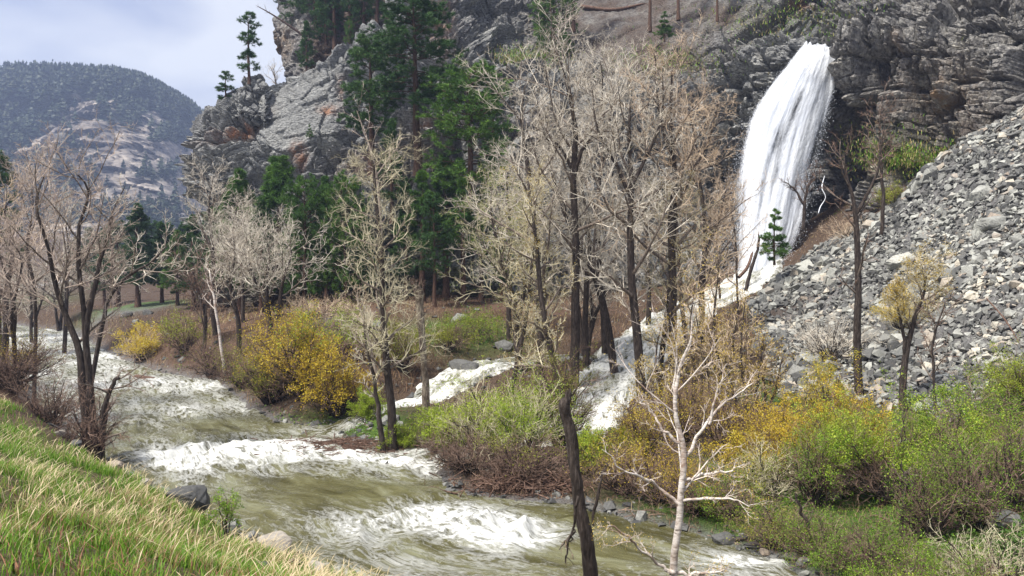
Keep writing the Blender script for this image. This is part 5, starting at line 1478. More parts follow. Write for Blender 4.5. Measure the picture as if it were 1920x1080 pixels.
    hero('leaning_tree', 'bare tree', "thin dark trunk leaning into the foot of the slim straw-twigged tree", 28.8, [[(722, 846, .12), (712, 790, .10), (704, 730, .07), (690, 660, .05), (682, 600, .02)]], n=(10, 4, 4, 3), L=(.3, .5, .5, .5), twmat='pink')
    hero(W, 'bare tree', "pale thin trunk slanting up left of the slim straw-twigged tree", 31, [[(706, 700, .07), (692, 640, .06), (678, 590, .045), (668, 545, .02)]], n=(12, 4, 4, 2), L=(.35, .5, .5, .5), tmat=M_bark_pale, lmat=M_bark_pale, twmat='rust', root=False)
    hero('broken_tree', 'dead tree', "lichened dead trunk with snapped flat top between the slim tree and the cottonwoods", 31,
         [[(803, 800, .19), (799, 740, .16), (795, 680, .14), (789, 600, .15), (786, 552, .17), (785, 540, .12)]], n=(7, 3, 3, 2), L=(.14, .5, .5, .5), tmat=bark_mat("lichened_bark", [(0.35, (0.05, 0.04, 0.03)), (0.5, (0.25, 0.2, 0.15)), (0.65, (0.5, 0.42, 0.33))], lichen=(0.1, 0.07, 0.05)), twmat='brown', t0=.6, broken=True)
    big = dict(tw=.0078)
    hero('cottonwood_tree', 'bare tree', "big bare cottonwood with a curving forked trunk, tallest crown at the picture's centre", 37,
         [[(1010, 800, .27), (1012, 700, .24), (1018, 560, .2), (1003, 440, .17), (992, 330, .12, .3), (978, 230, .07, .5), (985, 150, .03)],
          [(1075, 760, .25), (1078, 620, .22), (1080, 470, .18), (1075, 330, .15), (1078, 240, .11), (1060, 150, .07, -.3), (1035, 62, .02)],
          [(1076, 330, .12), (1090, 285, .09), (1120, 240, .07, .4), (1130, 150, .03, .6), (1125, 110, .015)],
          [(1074, 320, .09), (1050, 275, .07), (1020, 250, .05, -.4), (1005, 180, .02)]],
         n=(15, 6, 5, 3), L=(.32, .5, .5, .55), t0=.3, ang=52, **big)
    hero('cottonwood_tree', 'bare tree', "bare cottonwood with a straight dark trunk in the middle of the grove", 35.5,
         [[(1205, 775, .26), (1200, 690, .22), (1188, 560, .19), (1182, 450, .16), (1184, 350, .12), (1180, 250, .08), (1182, 185, .03)],
          [(1184, 350, .10), (1215, 290, .07), (1240, 220, .05, .4), (1242, 130, .02)], [(1184, 370, .10), (1150, 300, .07), (1120, 240, .05, -.4), (1110, 160, .02)]],
         n=(15, 6, 5, 3), L=(.34, .5, .5, .55), t0=.25, ang=52, **big)
    hero('cottonwood_tree', 'bare tree', "bare cottonwood right of the straight one, rusty twigs near the waterfall", 36.5,
         [[(1262, 760, .26), (1262, 650, .22), (1262, 540, .2), (1258, 430, .16), (1266, 330, .12), (1256, 230, .08), (1262, 100, .02)],
          [(1264, 400, .1), (1300, 320, .07), (1330, 260, .05, .4), (1345, 200, .02)], [(1258, 300, .08), (1235, 200, .05), (1228, 95, .02)]],
         n=(15, 6, 5, 3), L=(.32, .5, .5, .55), t0=.25, ang=50, twmat='rust', **big)
    hero('cottonwood_tree', 'bare tree', "bare cottonwood leaning left across the grove behind the straight one", 39,
         [[(1155, 700, .22), (1140, 610, .19), (1120, 530, .17), (1085, 460, .13), (1062, 410, .1), (1040, 340, .06), (1030, 290, .02)]], n=(22, 6, 5, 3), L=(.33, .5, .5, .5), t0=.3, ang=50, twmat='pink', **big)
    hero('cottonwood_tree', 'bare tree', "bare cottonwood with lichen-grey stem at the left edge of the grove", 40,
         [[(975, 690, .2), (968, 620, .17), (962, 560, .13), (940, 490, .09), (925, 420, .05), (918, 370, .02)], [(968, 620, .12), (985, 530, .1), (990, 440, .05), (985, 390, .02)]],
         n=(18, 6, 5, 3), L=(.36, .5, .5, .5), t0=.3, ang=50, twmat='straw', leaf=('lime', 1, .05), **big)
    hero('cottonwood_tree', 'bare tree', "bare cottonwood behind the right fork of the tallest crown", 43,
         [[(1135, 690, .2), (1130, 560, .17), (1120, 430, .13), (1128, 300, .09), (1150, 200, .05), (1165, 130, .02)]], n=(20, 6, 5, 3), L=(.34, .5, .5, .55), t0=.25, ang=52, twmat='pink', **big)
    hero('cottonwood_tree', 'bare tree', "bare cottonwood before the ledges left of the waterfall", 44,
         [[(1318, 640, .2), (1315, 540, .17), (1322, 440, .13), (1312, 330, .09), (1300, 250, .05), (1290, 200, .02)], [(1318, 480, .1), (1345, 420, .08), (1362, 350, .02)]], n=(20, 6, 5, 3), L=(.30, .5, .5, .5), t0=.2, ang=48, twmat='rust', **big)
    hero('cottonwood_tree', 'bare tree', "bare cottonwood low in the grove with pale fine twigs over the cascade", 33.5,
         [[(1060, 830, .17), (1052, 750, .15), (1036, 670, .14), (1020, 590, .12), (1009, 490, .10), (998, 400, .07), (990, 330, .02)]], n=(20, 6, 5, 3), L=(.24, .5, .5, .5), t0=.25, ang=56, twmat='straw', leaf=('yellow', 1, .045), tw=.007)
    hero('cottonwood_tree', 'bare tree', "bare cottonwood filling the grove's gap left of the straight trunk", 41,
         [[(1100, 690, .2), (1098, 560, .15), (1105, 460, .11), (1095, 370, .07), (1085, 300, .02)]], n=(20, 6, 5, 3), L=(.36, .5, .5, .5), t0=.2, ang=52, twmat='pink', **big)
    # foreground
    hero('snapped_tree', 'dead tree', "dark snapped trunk in the right foreground of the river, peeling bark at its top", 13.6,
         [[(1118, 1190, .16), (1108, 1080, .135), (1096, 1000, .12), (1084, 930, .115), (1074, 860, .105), (1066, 800, .105), (1061, 765, .11), (1062, 748, .08)]],
         n=None, broken=True, tmat=M_bark)
    hero('dead_branch_stem', 'dead tree', "thin dead forked stick leaning on the snapped trunk", 13.4, [[(1112, 985, .03), (1122, 930, .026), (1134, 880, .018), (1140, 872, .008)]], n=None, root=False)
    hero('hanging_branch', 'dead tree', "dangling dead branch left of the snapped trunk", 13.3, [[(1084, 930, .03), (1078, 985, .022), (1066, 1020, .018), (1060, 1060, .008)], [(1078, 985, .015), (1070, 1010, .012), (1050, 1030, .005)]], n=(5, 2, 2, 2), L=(.3, .4, .4, .4), up=-.1, twmat='brown', root=False, tw=.003)
    hero('birch_tree', 'birch tree', "white birch with bare forked limbs in the right foreground over the water", 13.2,
         [[(1262, 1200, .075), (1264, 1080, .068), (1268, 1000, .061), (1276, 930, .056), (1280, 860, .050), (1268, 790, .041), (1266, 740, .034), (1276, 690, .027), (1292, 640, .019), (1300, 590, .008)],
          [(1280, 870, .034), (1300, 835, .029), (1325, 800, .024), (1350, 765, .018, .2), (1385, 740, .012, .3), (1410, 715, .01, .4)],
          [(1330, 795, .022), (1340, 750, .018), (1352, 715, .013), (1362, 680, .006)],
          [(1270, 945, .035), (1240, 915, .028), (1205, 895, .022, -.3), (1165, 880, .014, -.5), (1130, 840, .006, -.6)],
          [(1284, 900, .03), (1320, 892, .025), (1360, 885, .016, -.3), (1392, 870, .006, -.4)],
          [(1276, 940, .03), (1310, 938, .024), (1350, 935, .018, -.3), (1395, 945, .008, -.5), (1415, 942, .004, -.6)],
          [(1258, 1075, .036), (1235, 1055, .026), (1200, 1030, .020, -.2), (1170, 1000, .02, -.4), (1140, 985, .008, -.6)],
          [(1268, 790, .025), (1262, 730, .02), (1268, 670, .012), (1262, 620, .005)],
          [(1272, 830, .03), (1240, 800, .02), (1215, 765, .014, .2), (1190, 745, .006, .3)],
          [(1256, 1070, .04), (1290, 1078, .03), (1330, 1074, .02), (1365, 1066, .008)]],
         n=(6, 4, 3, 2), L=(.34, .5, .5, .5), t0=.25, ang=42, tmat=M_birch, lmat=M_birch, twmat='white', tw=.0022, up=.06, leaf=('yellow', 1, .028))
    # right: stems on the scree toe
    hero('cottonwood_tree', 'bare tree', "dark forked bare tree standing before the scree, forks open in a V above", 31,
         [[(1612, 812, .20), (1610, 720, .17), (1606, 620, .145), (1608, 520, .13), (1606, 440, .11), (1600, 375, .08), (1585, 320, .04), (1582, 285, .02)],
          [(1606, 400, .08), (1628, 360, .06), (1645, 320, .05), (1652, 270, .03), (1660, 220, .015)]],
         n=(10, 4, 3, 2), L=(.22, .45, .5, .5), t0=.35, twmat='brown', tw=.007)
    hero('cottonwood_tree', 'bare tree', "dark bare stem crossing the scree top, right of the V-forked tree", 34, [[(1652, 440, .09), (1656, 370, .08), (1652, 300, .06), (1648, 240, .03), (1655, 190, .02)]],
         n=(12, 5, 4, 2), L=(.28, .45, .5, .5), t0=.35, twmat='brown', root=False, tw=.008)
    hero('small_tree', 'bare tree', "tree with yellow budding crown and dark stem before the scree", 28,
         [[(1692, 820, .15), (1694, 740, .13), (1700, 660, .11), (1718, 590, .07), (1735, 540, .04), (1725, 490, .02)], [(1698, 680, .07), (1690, 600, .05), (1675, 540, .02)]],
         n=(17, 6, 5, 3), L=(.30, .5, .5, .5), t0=.45, twmat='straw', leaf=('yellow', 1, .05), ang=50)
    hero('small_tree', 'bare tree', "slender dark sapling right of the yellow-budded tree on the scree toe", 27, [[(1756, 800, .06), (1752, 720, .05), (1750, 640, .04), (1775, 560, .02)]], n=(12, 4, 4, 2), L=(.3, .5, .5, .5), twmat='brown')
    hero('small_tree', 'bare tree', "bent dark little tree in front of the foot of the waterfall", 53, [[(1506, 430, .13), (1508, 390, .11), (1514, 352, .08), (1526, 322, .03)], [(1508, 385, .08), (1490, 355, .06), (1470, 340, .02)]],
         n=(9, 4, 3, 2), L=(.4, .5, .5, .5), twmat='brown', tw=.012, root=False, lmat=M_bark)
    hero('small_tree', 'bare tree', "stump-like dark post with white base by the young waterfall pine", 54, [[(1398, 545, .14), (1410, 500, .12), (1420, 470, .1), (1424, 440, .08)]], n=None, broken=True, root=False)
    for (px, D, top, lab, tw, lf) in [
        (1345, 30, 470, "tall thicket tree hung with yellow catkins left of the scree", 'rust', 'yellow'), (1395, 28, 560, "yellow-catkin tree beside the scree toe, right of the taller thicket one", 'rust', 'yellow'),
        (1300, 32, 520, "yellow-budded tree behind the birch's top", 'rust', 'yellow'), (1430, 31, 620, "low yellow-budded tree touching the scree", 'brown', 'yellow'),
        (1235, 30, 610, "small yellow-budded tree between birch and straight cottonwood", 'pink', 'yellow')]:
        b = at(px, D); yb = px_of(b)[1]
        hero('thicket_tree', 'small tree', lab, D, [[(px, yb, .08), (px + 4, yb * .7 + top * .3, .06), (px - 6, yb * .4 + top * .6, .045), (px + 3, top, .015)], [(px + 8, yb, .06), (px + 26, yb * .65 + top * .35, .045), (px + 38, yb * .3 + top * .7, .015)],
                                                    [(px - 4, yb, .06), (px - 22, yb * .65 + top * .35, .045), (px - 42, yb * .35 + top * .65, .015)]],
             n=(10, 5, 3, 2), L=(.32, .5, .5, .5), t0=.2, twmat=tw, leaf=(lf, 1, .06), tw=.006, ang=45)
    hero('small_tree', 'bare tree', "rusty bare sapling cluster on the ledge left of the waterfall's foot", 50, [[(1385, 545, .08), (1380, 460, .06), (1372, 390, .03), (1370, 350, .01)], [(1350, 560, .08), (1345, 470, .05), (1340, 390, .02)]],
         n=(16, 6, 4, 3), L=(.34, .5, .5, .5), t0=.1, twmat='rust', tw=.011)
build_bare_trees()

def more_bare_trees():
    src = {o['label']: o for o in bpy.data.objects if o.get('category') == 'bare tree'}
    def g(s): return next(o for l, o in src.items() if l.startswith(s))
    straight, leaning, fork, gap, broad, tallp, low, right, edge = (g("bare cottonwood with a straight"), g("bare cottonwood leaning left"), g("forked bare tree"), g("bare cottonwood filling"),
        g("broad round-crowned"), g("tall pale-twigged"), g("bare cottonwood low in the grove"), g("bare cottonwood right of"), g("bare cottonwood behind the right fork"))
    for e, px, D, s, yaw, lab in [
        (gap, 955, 47, .95, 1.2, "bare cottonwood deep at the grove's left edge before the green pines"), (tallp, 1005, 50, 1.05, 2.5, "bare tree far back behind the curving forked cottonwood"),
        (gap, 1215, 49, .9, 3.1, "bare tree far back between the straight and the rusty cottonwoods"),

        (broad, 1100, 44, .85, 2.8, "round-crowned bare tree behind the leaning cottonwood"), (low, 1235, 38, .95, 2.0, "fine-twigged bare tree between the two right cottonwoods"),
        (low, 955, 36, .8, 3.3, "fine-twigged small bare tree at the head of the left cascade"),
        (tallp, 60, 70, .9, 1.1, "bare tree on the far bend near the left edge, behind the others"), (broad, 20, 76, 1.1, 2.2, "round bare tree beside the far road"),
        (broad, 110, 84, 1.0, 4.2, "round bare tree behind the far bend"),
        (tallp, 455, 56, .8, 5.1, "pale bare tree behind the round-crowned one, against dark pines"),
        (fork, 25, 34, .72, 2.0, "forked bare tree low at the left edge behind the thicket"),
        (low, 1290, 42, .9, 5.0, "fine-twigged tree in front of the creek's upper bend")]:
        loc = at(px, D) - [0, 0, .15]
        copy_thing(e, loc, (s, s, s * .97), yaw, lab)
more_bare_trees()

# ------------------------------------------------------------------ shrubs
def shrub(label, px, D, H, S, stems, twmat, leaf=None, n=(5, 4, 3), seed=None, dark=True, arch=0.0, base=None, name='shrub', tw=.005, col2=None, cat='shrub', lean=0.0):
    r = np.random.default_rng(sum(map(ord, label)))
    if D > 34: n = (n[0] - 1, n[1], n[2])
    b = at(px, D) - [0, 0, .1] if base is None else P(px, base, D)
    k = 7
    az = r.random(stems) * 6.28; out = np.sqrt(r.random(stems)) * S
    tgt = np.column_stack([np.cos(az) * out + lean * H, np.sin(az) * out, H * (0.45 + .6 * r.random(stems)) * np.sqrt(np.clip(1.05 - (out / S) ** 2 * .75, .1, 1))])
    t = np.linspace(0, 1, k)
    st = np.zeros((stems, k, 3))
    bs = np.column_stack([np.cos(az), np.sin(az), 0 * az]) * (0.12 * S * r.random(stems))[:, None]
    for j in range(k):
        tt = t[j]; st[:, j] = bs + (tgt - bs) * np.array([[tt ** (1.25 - arch), tt ** (1.25 - arch), tt ** (0.85 + arch * .3)]]) + r.normal(0, .035 * S, (stems, 3)) * (tt > 0)
    st[:, 1:-1, 2] += arch * H * .12
    R0 = (0.010 * H + .006) * (0.7 + .6 * r.random(stems))
    sr = R0[:, None] * np.linspace(1, .25, k)
    e = link(name, None, label=label, cat=cat, loc=b)
    A = Acc(); A.add(*tubes(st, sr, 5)); link('stems', A.mesh('stems', [M_bark], True), e)
    T = Acc()
    P1, R1 = grow(r, st, sr, n[0], .25, .98, math.radians(38), .42, 5, .05, .11, .7, tw, fall=.4)
    v = tubes(P1, R1, 3); T.add(*v, a=np.repeat(r.random(len(P1)), len(v[0]) // len(P1)))
    P2, R2 = grow(r, P1, R1, n[1], .15, .98, math.radians(44), .55, 3, .06, .15, .8, tw * .9, fall=.3)
    v = tubes(P2, R2, 3); T.add(*v, a=np.repeat(r.random(len(P2)), len(v[0]) // len(P2)))
    P3, R3 = grow(r, P2, R2, n[2], .2, .98, math.radians(48), .6, 2, .06, .16, .8, tw * .8, fall=.3)
    v = tubes(P3, R3, 3); T.add(*v, a=np.repeat(r.random(len(P3)), len(v[0]) // len(P3)))
    link('twigs', T.mesh('twigs', [M_tw[twmat]]), e)
    if leaf:
        for (mt, cnt, size, lo, hi, x0, x1) in leaf:
            top = P3[:, -1, 2] / H; xx = P3[:, -1, 0] / S
            s = (top > lo + .1 * r.normal(0, 1, len(top))) & (top < hi) & (xx > x0 + .15 * r.normal(0, 1, len(top))) & (xx < x1)
            nz = fbm(P3[:, -1] / (S * .28), 2, seed=len(label)) > 0.0
            s &= nz
            if s.sum() < 3: continue
            V, TT, Q, a = leaves(r, P3[s], int(cnt * 3), size * .85, .035 * S + .02)
            link('leaves', Acc().add(V, TT, Q, a).mesh('leaves', [M_lf[mt]]), e)
    return e

def build_shrubs():
    A = (-9, 9)
    shrub("small golden bush on the far shore, leftmost of the riverside bushes", 262, 56, 2.6, 2.0, 40, 'rust', [('gold', 3, .10, .35, 9, *A)], tw=.009)
    shrub("yellow-green bush right of the small golden one at the far shore", 345, 52, 2.7, 2.2, 40, 'brown', [('olive', 2, .09, .4, 9, *A), ('lime', 1, .09, .6, 9, *A)], tw=.009)
    shrub("brown twiggy bush low at the waterline left of the big golden bush", 452, 43, 2.4, 2.0, 44, 'brown', [('olive', 1, .07, .6, 9, *A)], tw=.008)
    shrub("big bush with golden left side and lime top above the stream mouth", 572, 37, 4.2, 2.9, 70, 'brown', [('gold', 3, .085, .35, 9, -9, .45), ('lime', 3, .085, .68, 9, -.2, 9)], tw=.007)
    shrub("golden-leaved bush in front of the big lime-topped bush", 628, 35.5, 3.5, 2.2, 55, 'brown', [('gold', 4, .085, .3, 9, *A)], tw=.007)
    shrub("olive bush left of the golden pair, trailing over the water", 505, 38, 3.3, 2.0, 48, 'brown', [('olive', 2, .07, .35, 9, *A), ('gold', 1, .07, .6, 9, *A)], tw=.007)
    shrub("fine lime-green bush right behind the golden bushes", 655, 43, 3.4, 1.9, 40, 'brown', [('lime', 3, .08, .45, 9, *A)], tw=.008)
    shrub("rusty low brush on the far bank behind the twig crowns", 590, 52, 1.7, 3.0, 46, 'rust', None, tw=.009)
    shrub("dark twiggy bush on the water's edge below the bare tree clump", 395, 48, 2.6, 2.2, 44, 'brown', [('olive', 1, .07, .6, 9, *A)], tw=.009)
    shrub("reddish-brown thicket on the left bank at the picture's edge", 15, 33, 2.6, 2.4, 60, 'brown', [('gold', 1, .05, .7, 9, *A)], tw=.006)
    shrub("brown thicket below the forked bare trees on the left bank", 85, 29.5, 2.3, 1.9, 54, 'brown', None, tw=.006)
    shrub("tangled thin brush around the foot of the forked bare trees", 172, 26.8, 2.6, 1.3, 46, 'brown', None, tw=.005)
    shrub("olive brush behind the reddish-brown left thicket", 10, 44, 3.0, 2.6, 46, 'brown', [('olive', 1, .07, .3, 9, *A)], tw=.008)
    shrub("green ground bush on the slope under the thin-trunked pines", 880, 47, 1.7, 2.4, 40, 'brown', [('green', 2, .08, .2, 9, *A), ('olive', 2, .08, .4, 9, *A)], tw=.007)
    shrub("olive bush right of the broken lichened trunk", 838, 44, 1.9, 1.8, 34, 'brown', [('olive', 2, .08, .3, 9, *A)], tw=.007)
    shrub("olive-green sapling bush between the slim tree and the broken trunk", 752, 40, 3.0, 1.5, 34, 'brown', [('olive', 3, .07, .25, 9, *A)], tw=.007)
    shrub("bright lime small bush at the foot of the broken trunk", 815, 29, 1.9, 1.0, 32, 'brown', [('lime', 5, .065, .3, 9, *A)], tw=.005)
    shrub("airy lime-green willow at the centre over the muddy tangle", 915, 27, 3.0, 2.0, 52, 'straw', [('lime', 3, .062, .35, 9, *A)], tw=.0045)
    shrub("second lime willow, right half of the central tangle", 985, 26.5, 2.8, 1.7, 44, 'straw', [('lime', 2, .06, .4, 9, *A), ('green', 1, .06, .4, 9, *A)], tw=.0045)
    shrub("olive dark-twigged tree-like bush behind the snapped trunk", 1050, 29, 3.6, 1.6, 44, 'brown', [('olive', 2, .055, .45, 9, *A)], tw=.005)
    shrub("brown low tangle overhanging the water at the centre", 880, 25.8, 1.5, 1.9, 60, 'brown', None, tw=.005, arch=.4)
    shrub("brown driftwood-coloured tangle right of the low one, above the water", 985, 24.8, 1.6, 1.7, 60, 'brown', [('olive', 1, .05, .7, 9, *A)], tw=.005, arch=.4)
    shrub("yellow-green bush below the lower cascade", 1150, 25.8, 1.6, 1.3, 36, 'brown', [('olive', 4, .06, .2, 9, *A), ('gold', 1, .06, .2, 9, *A)], tw=.005)
    shrub("brown-twigged bush with yellow tips left of the birch", 1200, 26, 2.6, 1.5, 40, 'brown', [('gold', 2, .05, .4, 9, *A)], tw=.005)
    shrub("dark brown thicket on the far shore behind the birch trunk", 1240, 22.5, 1.7, 1.5, 50, 'brown', [('gold', 1, .045, .5, 9, *A)], tw=.004)
    shrub("dense dark thicket right of the birch with yellow flecks", 1370, 25.5, 2.6, 1.6, 48, 'brown', [('gold', 1, .05, .45, 9, *A)], tw=.0045)
    shrub("straw-coloured brush over the green patch right of the birch", 1440, 21.5, 1.7, 1.4, 40, 'straw', [('olive', 1, .045, .3, 9, *A)], tw=.004)
    shrub("golden bush at the scree toe, left one", 1475, 25, 2.2, 1.3, 40, 'brown', [('gold', 4, .055, .3, 9, *A)], tw=.0045)
    shrub("golden bush at the scree toe, right one under the V-forked tree", 1555, 26.5, 2.6, 1.4, 40, 'brown', [('gold', 4, .055, .35, 9, *A), ('olive', 2, .055, .3, 9, *A)], tw=.0045)
    shrub("big fresh-green willow with a cluster of dark stems, lower right", 1680, 20, 2.8, 1.7, 44, 'brown', [('green', 3, .055, .3, 9, *A), ('lime', 4, .055, .42, 9, *A)], tw=.0038)
    shrub("fresh-green willow right of the dark-stemmed one", 1800, 20.5, 2.5, 1.5, 34, 'brown', [('green', 3, .055, .25, 9, *A), ('lime', 3, .055, .4, 9, *A)], tw=.0038)
    shrub("green willow left of the dark-stemmed one with yellowish tips", 1590, 21.5, 2.6, 1.4, 44, 'brown', [('olive', 3, .055, .3, 9, *A), ('lime', 3, .055, .35, 9, *A)], tw=.0038)
    shrub("thin-leaved green sapling bush at the right edge", 1895, 17.5, 2.5, 1.2, 30, 'brown', [('green', 2, .045, .35, 9, *A)], tw=.0035)
    shrub("small green bush between the scree and the pale boulders", 1850, 23.5, 2.2, 1.3, 34, 'brown', [('green', 2, .05, .3, 9, *A)], tw=.004)
    shrub("bare greyish brush hanging over the boulders at the right edge", 1880, 14.8, 1.5, 1.2, 36, 'straw', None, tw=.003, arch=.3)
    shrub("low olive brush at the bottom edge under the dark-stemmed willow", 1640, 16.8, 1.2, 1.3, 44, 'brown', [('green', 2, .04, .1, 9, *A)], tw=.003)
    shrub("low brown brush at the shore left of the dark slender stump", 1475, 18.6, 1.2, 1.1, 44, 'brown', [('olive', 1, .04, .3, 9, *A)], tw=.003)
    shrub("yellow ground brush at the bottom right corner", 1800, 15, 1.0, 1.2, 40, 'straw', [('lime', 3, .04, .1, 9, *A)], tw=.003)
    shrub("yellow-orange bush crown on the middle scree beside the tawny ledge", 1690, 36, 1.6, 1.6, 34, 'straw', [('gold', 2, .06, .4, 9, *A)], tw=.006)
    shrub("pinkish bare brush spread over the scree behind the V-forked tree", 1560, 36, 2.4, 2.4, 40, 'pink', None, tw=.0055)
    shrub("brown bush at the top of the scree where the dark cliff starts", 1590, 56, 1.6, 2.6, 36, 'rust', None, tw=.010)
    shrub("mossy olive bush on the scree's upper edge under the dark cliff", 1680, 54, 1.5, 2.2, 34, 'brown', [('olive', 2, .10, .1, 9, *A)], tw=.009)
    shrub("leafy green sprig standing at the water's edge by the blue-grey boulder", 418, 15.6, 1.0, .38, 9, 'brown', [('green', 6, .045, .05, 9, *A)], tw=.003, n=(4, 3, 2))
    for k, (px, D, h) in enumerate([(1512, 18, 1.5), (1700, 17.5, 1.7), (1712, 17.6, 1.6), (1688, 17.3, 1.8)]):
        b = at(px, D); yb = px_of(b)[1]; hp = h * F / D
        hero('dark_stem', 'dead tree', ["short dark rotten stem near the far shore at bottom right", "middle dark stem of the clump under the green willow", "right dark stem of the clump under the green willow", "left dark stem of the clump under the green willow"][k],
             D, [[(px, yb, .05), (px + 3, yb - hp * .4, .045), (px - 12 + k * 7, yb - hp * .8, .035), (px - 18 + k * 11, yb - hp, .02)]], n=(4, 3, 3, 2), L=(.3, .5, .5, .5), twmat='brown', tw=.003, t0=.4, broken=True)
build_shrubs()

def more_shrubs():
    src = {o['label']: o for o in bpy.data.objects if o.get('category') == 'shrub'}
    def g(s): return next(o for l, o in src.items() if l.startswith(s))
    sap, gold, brn, wil, low, thick, lime = (g("thin-leaved green sapling"), g("golden bush at the scree toe, left"), g("dark brown thicket on the far shore"), g("green willow left of"), g("low olive brush at the bottom"), g("dense dark thicket"), g("bright lime small"))
    for e, px, D, s, yaw, lab in [
        (wil, 1870, 20, .7, 2.2, "green willow before the pale boulders at the right edge"),
        (sap, 1830, 17, .9, 3.0, "green sapling bush in front of the grey boulder at right"), (sap, 1760, 17, .8, 1.0, "green sapling bush right of the dark-stemmed willow's foot"),
        (low, 1560, 17.6, 1.0, 2.0, "low green-brown brush right of the dark slender stump"), (low, 1720, 15.4, 1.1, .5, "low leafy brush at the bottom edge below the dark stems"),
        (low, 1380, 20.6, 1.0, 2.9, "low olive brush at the shore behind the birch's right limbs"), (sap, 1530, 20.5, .9, 4.0, "green sapling bush between the golden bushes and the shore"),
        (gold, 1425, 23.5, 1.0, 2.5, "golden bush right of the birch on the green patch"), (gold, 1600, 23.5, 1.1, 4.1, "golden bush between the green willows under the V-forked tree"),
        (gold, 1520, 22.5, .95, 5.2, "golden bush in front of the two at the scree toe"), (brn, 1170, 23.3, 1.0, 1.7, "dark brown thicket on the shore between snapped trunk and birch"),
        (brn, 1320, 21.2, 1.0, 3.3, "dark brown thicket at the water right of the birch trunk"), (thick, 1290, 28, .95, 1.9, "dense dark thicket behind the birch's middle"),
        (lime, 745, 29.3, .7, 1.0, "little lime bush by the slim straw-twigged tree's foot"), (lime, 1100, 25.6, .8, 2.0, "little lime bush behind the snapped trunk's right side"),
        (lime, 690, 33, .8, 3.0, "little lime bush on the mossy bar under the golden bush"),
        (wil, 1920, 24, .9, .8, "green willow under the big angular block at the right edge"), (low, 1860, 14.4, 1.0, 3.6, "leafy ground brush in the very bottom right corner")]:
        copy_thing(e, at(px, D) - [0, 0, .1], (s, s, s), yaw, lab)
more_shrubs()

# ------------------------------------------------------------------ grass, undergrowth, litter
def blades(r, base, h, w, lean, az=None, segs=3, seed_head=0.0):
    n = len(base)
    az = r.random(n) * 6.28 if az is None else az
    d = np.column_stack([np.cos(az), np.sin(az), 0 * az]); s = np.column_stack([-np.sin(az), np.cos(az), 0 * az])
    rows = []
    for j in range(segs + 1):
        t = j / segs
        c = base + d * (lean * h * t ** 1.8)[:, None] + np.array([0, 0, 1.0]) * (h * (t - 0.35 * lean * t ** 2.2))[:, None]
        ww = w * (1 - t) ** .6 if not seed_head else w * np.where(t > .6, seed_head, .5) * (1 - t * .5 if t < 1 else 0)
        ww = np.broadcast_to(ww, (n,))
        if j < segs: rows += [c - s * ww[:, None], c + s * ww[:, None]]
        else: rows += [c]
    V = np.stack(rows, 1); per = V.shape[1]
    b = np.arange(n)[:, None, None] * per
    Q = np.array([[2 * j, 2 * j + 1, 2 * j + 3, 2 * j + 2] for j in range(segs - 1)])
    T = np.array([[2 * segs - 2, 2 * segs - 1, 2 * segs]])
    return V.reshape(-1, 3), (b + T[None]).reshape(-1, 3), (b + Q[None]).reshape(-1, 4), per

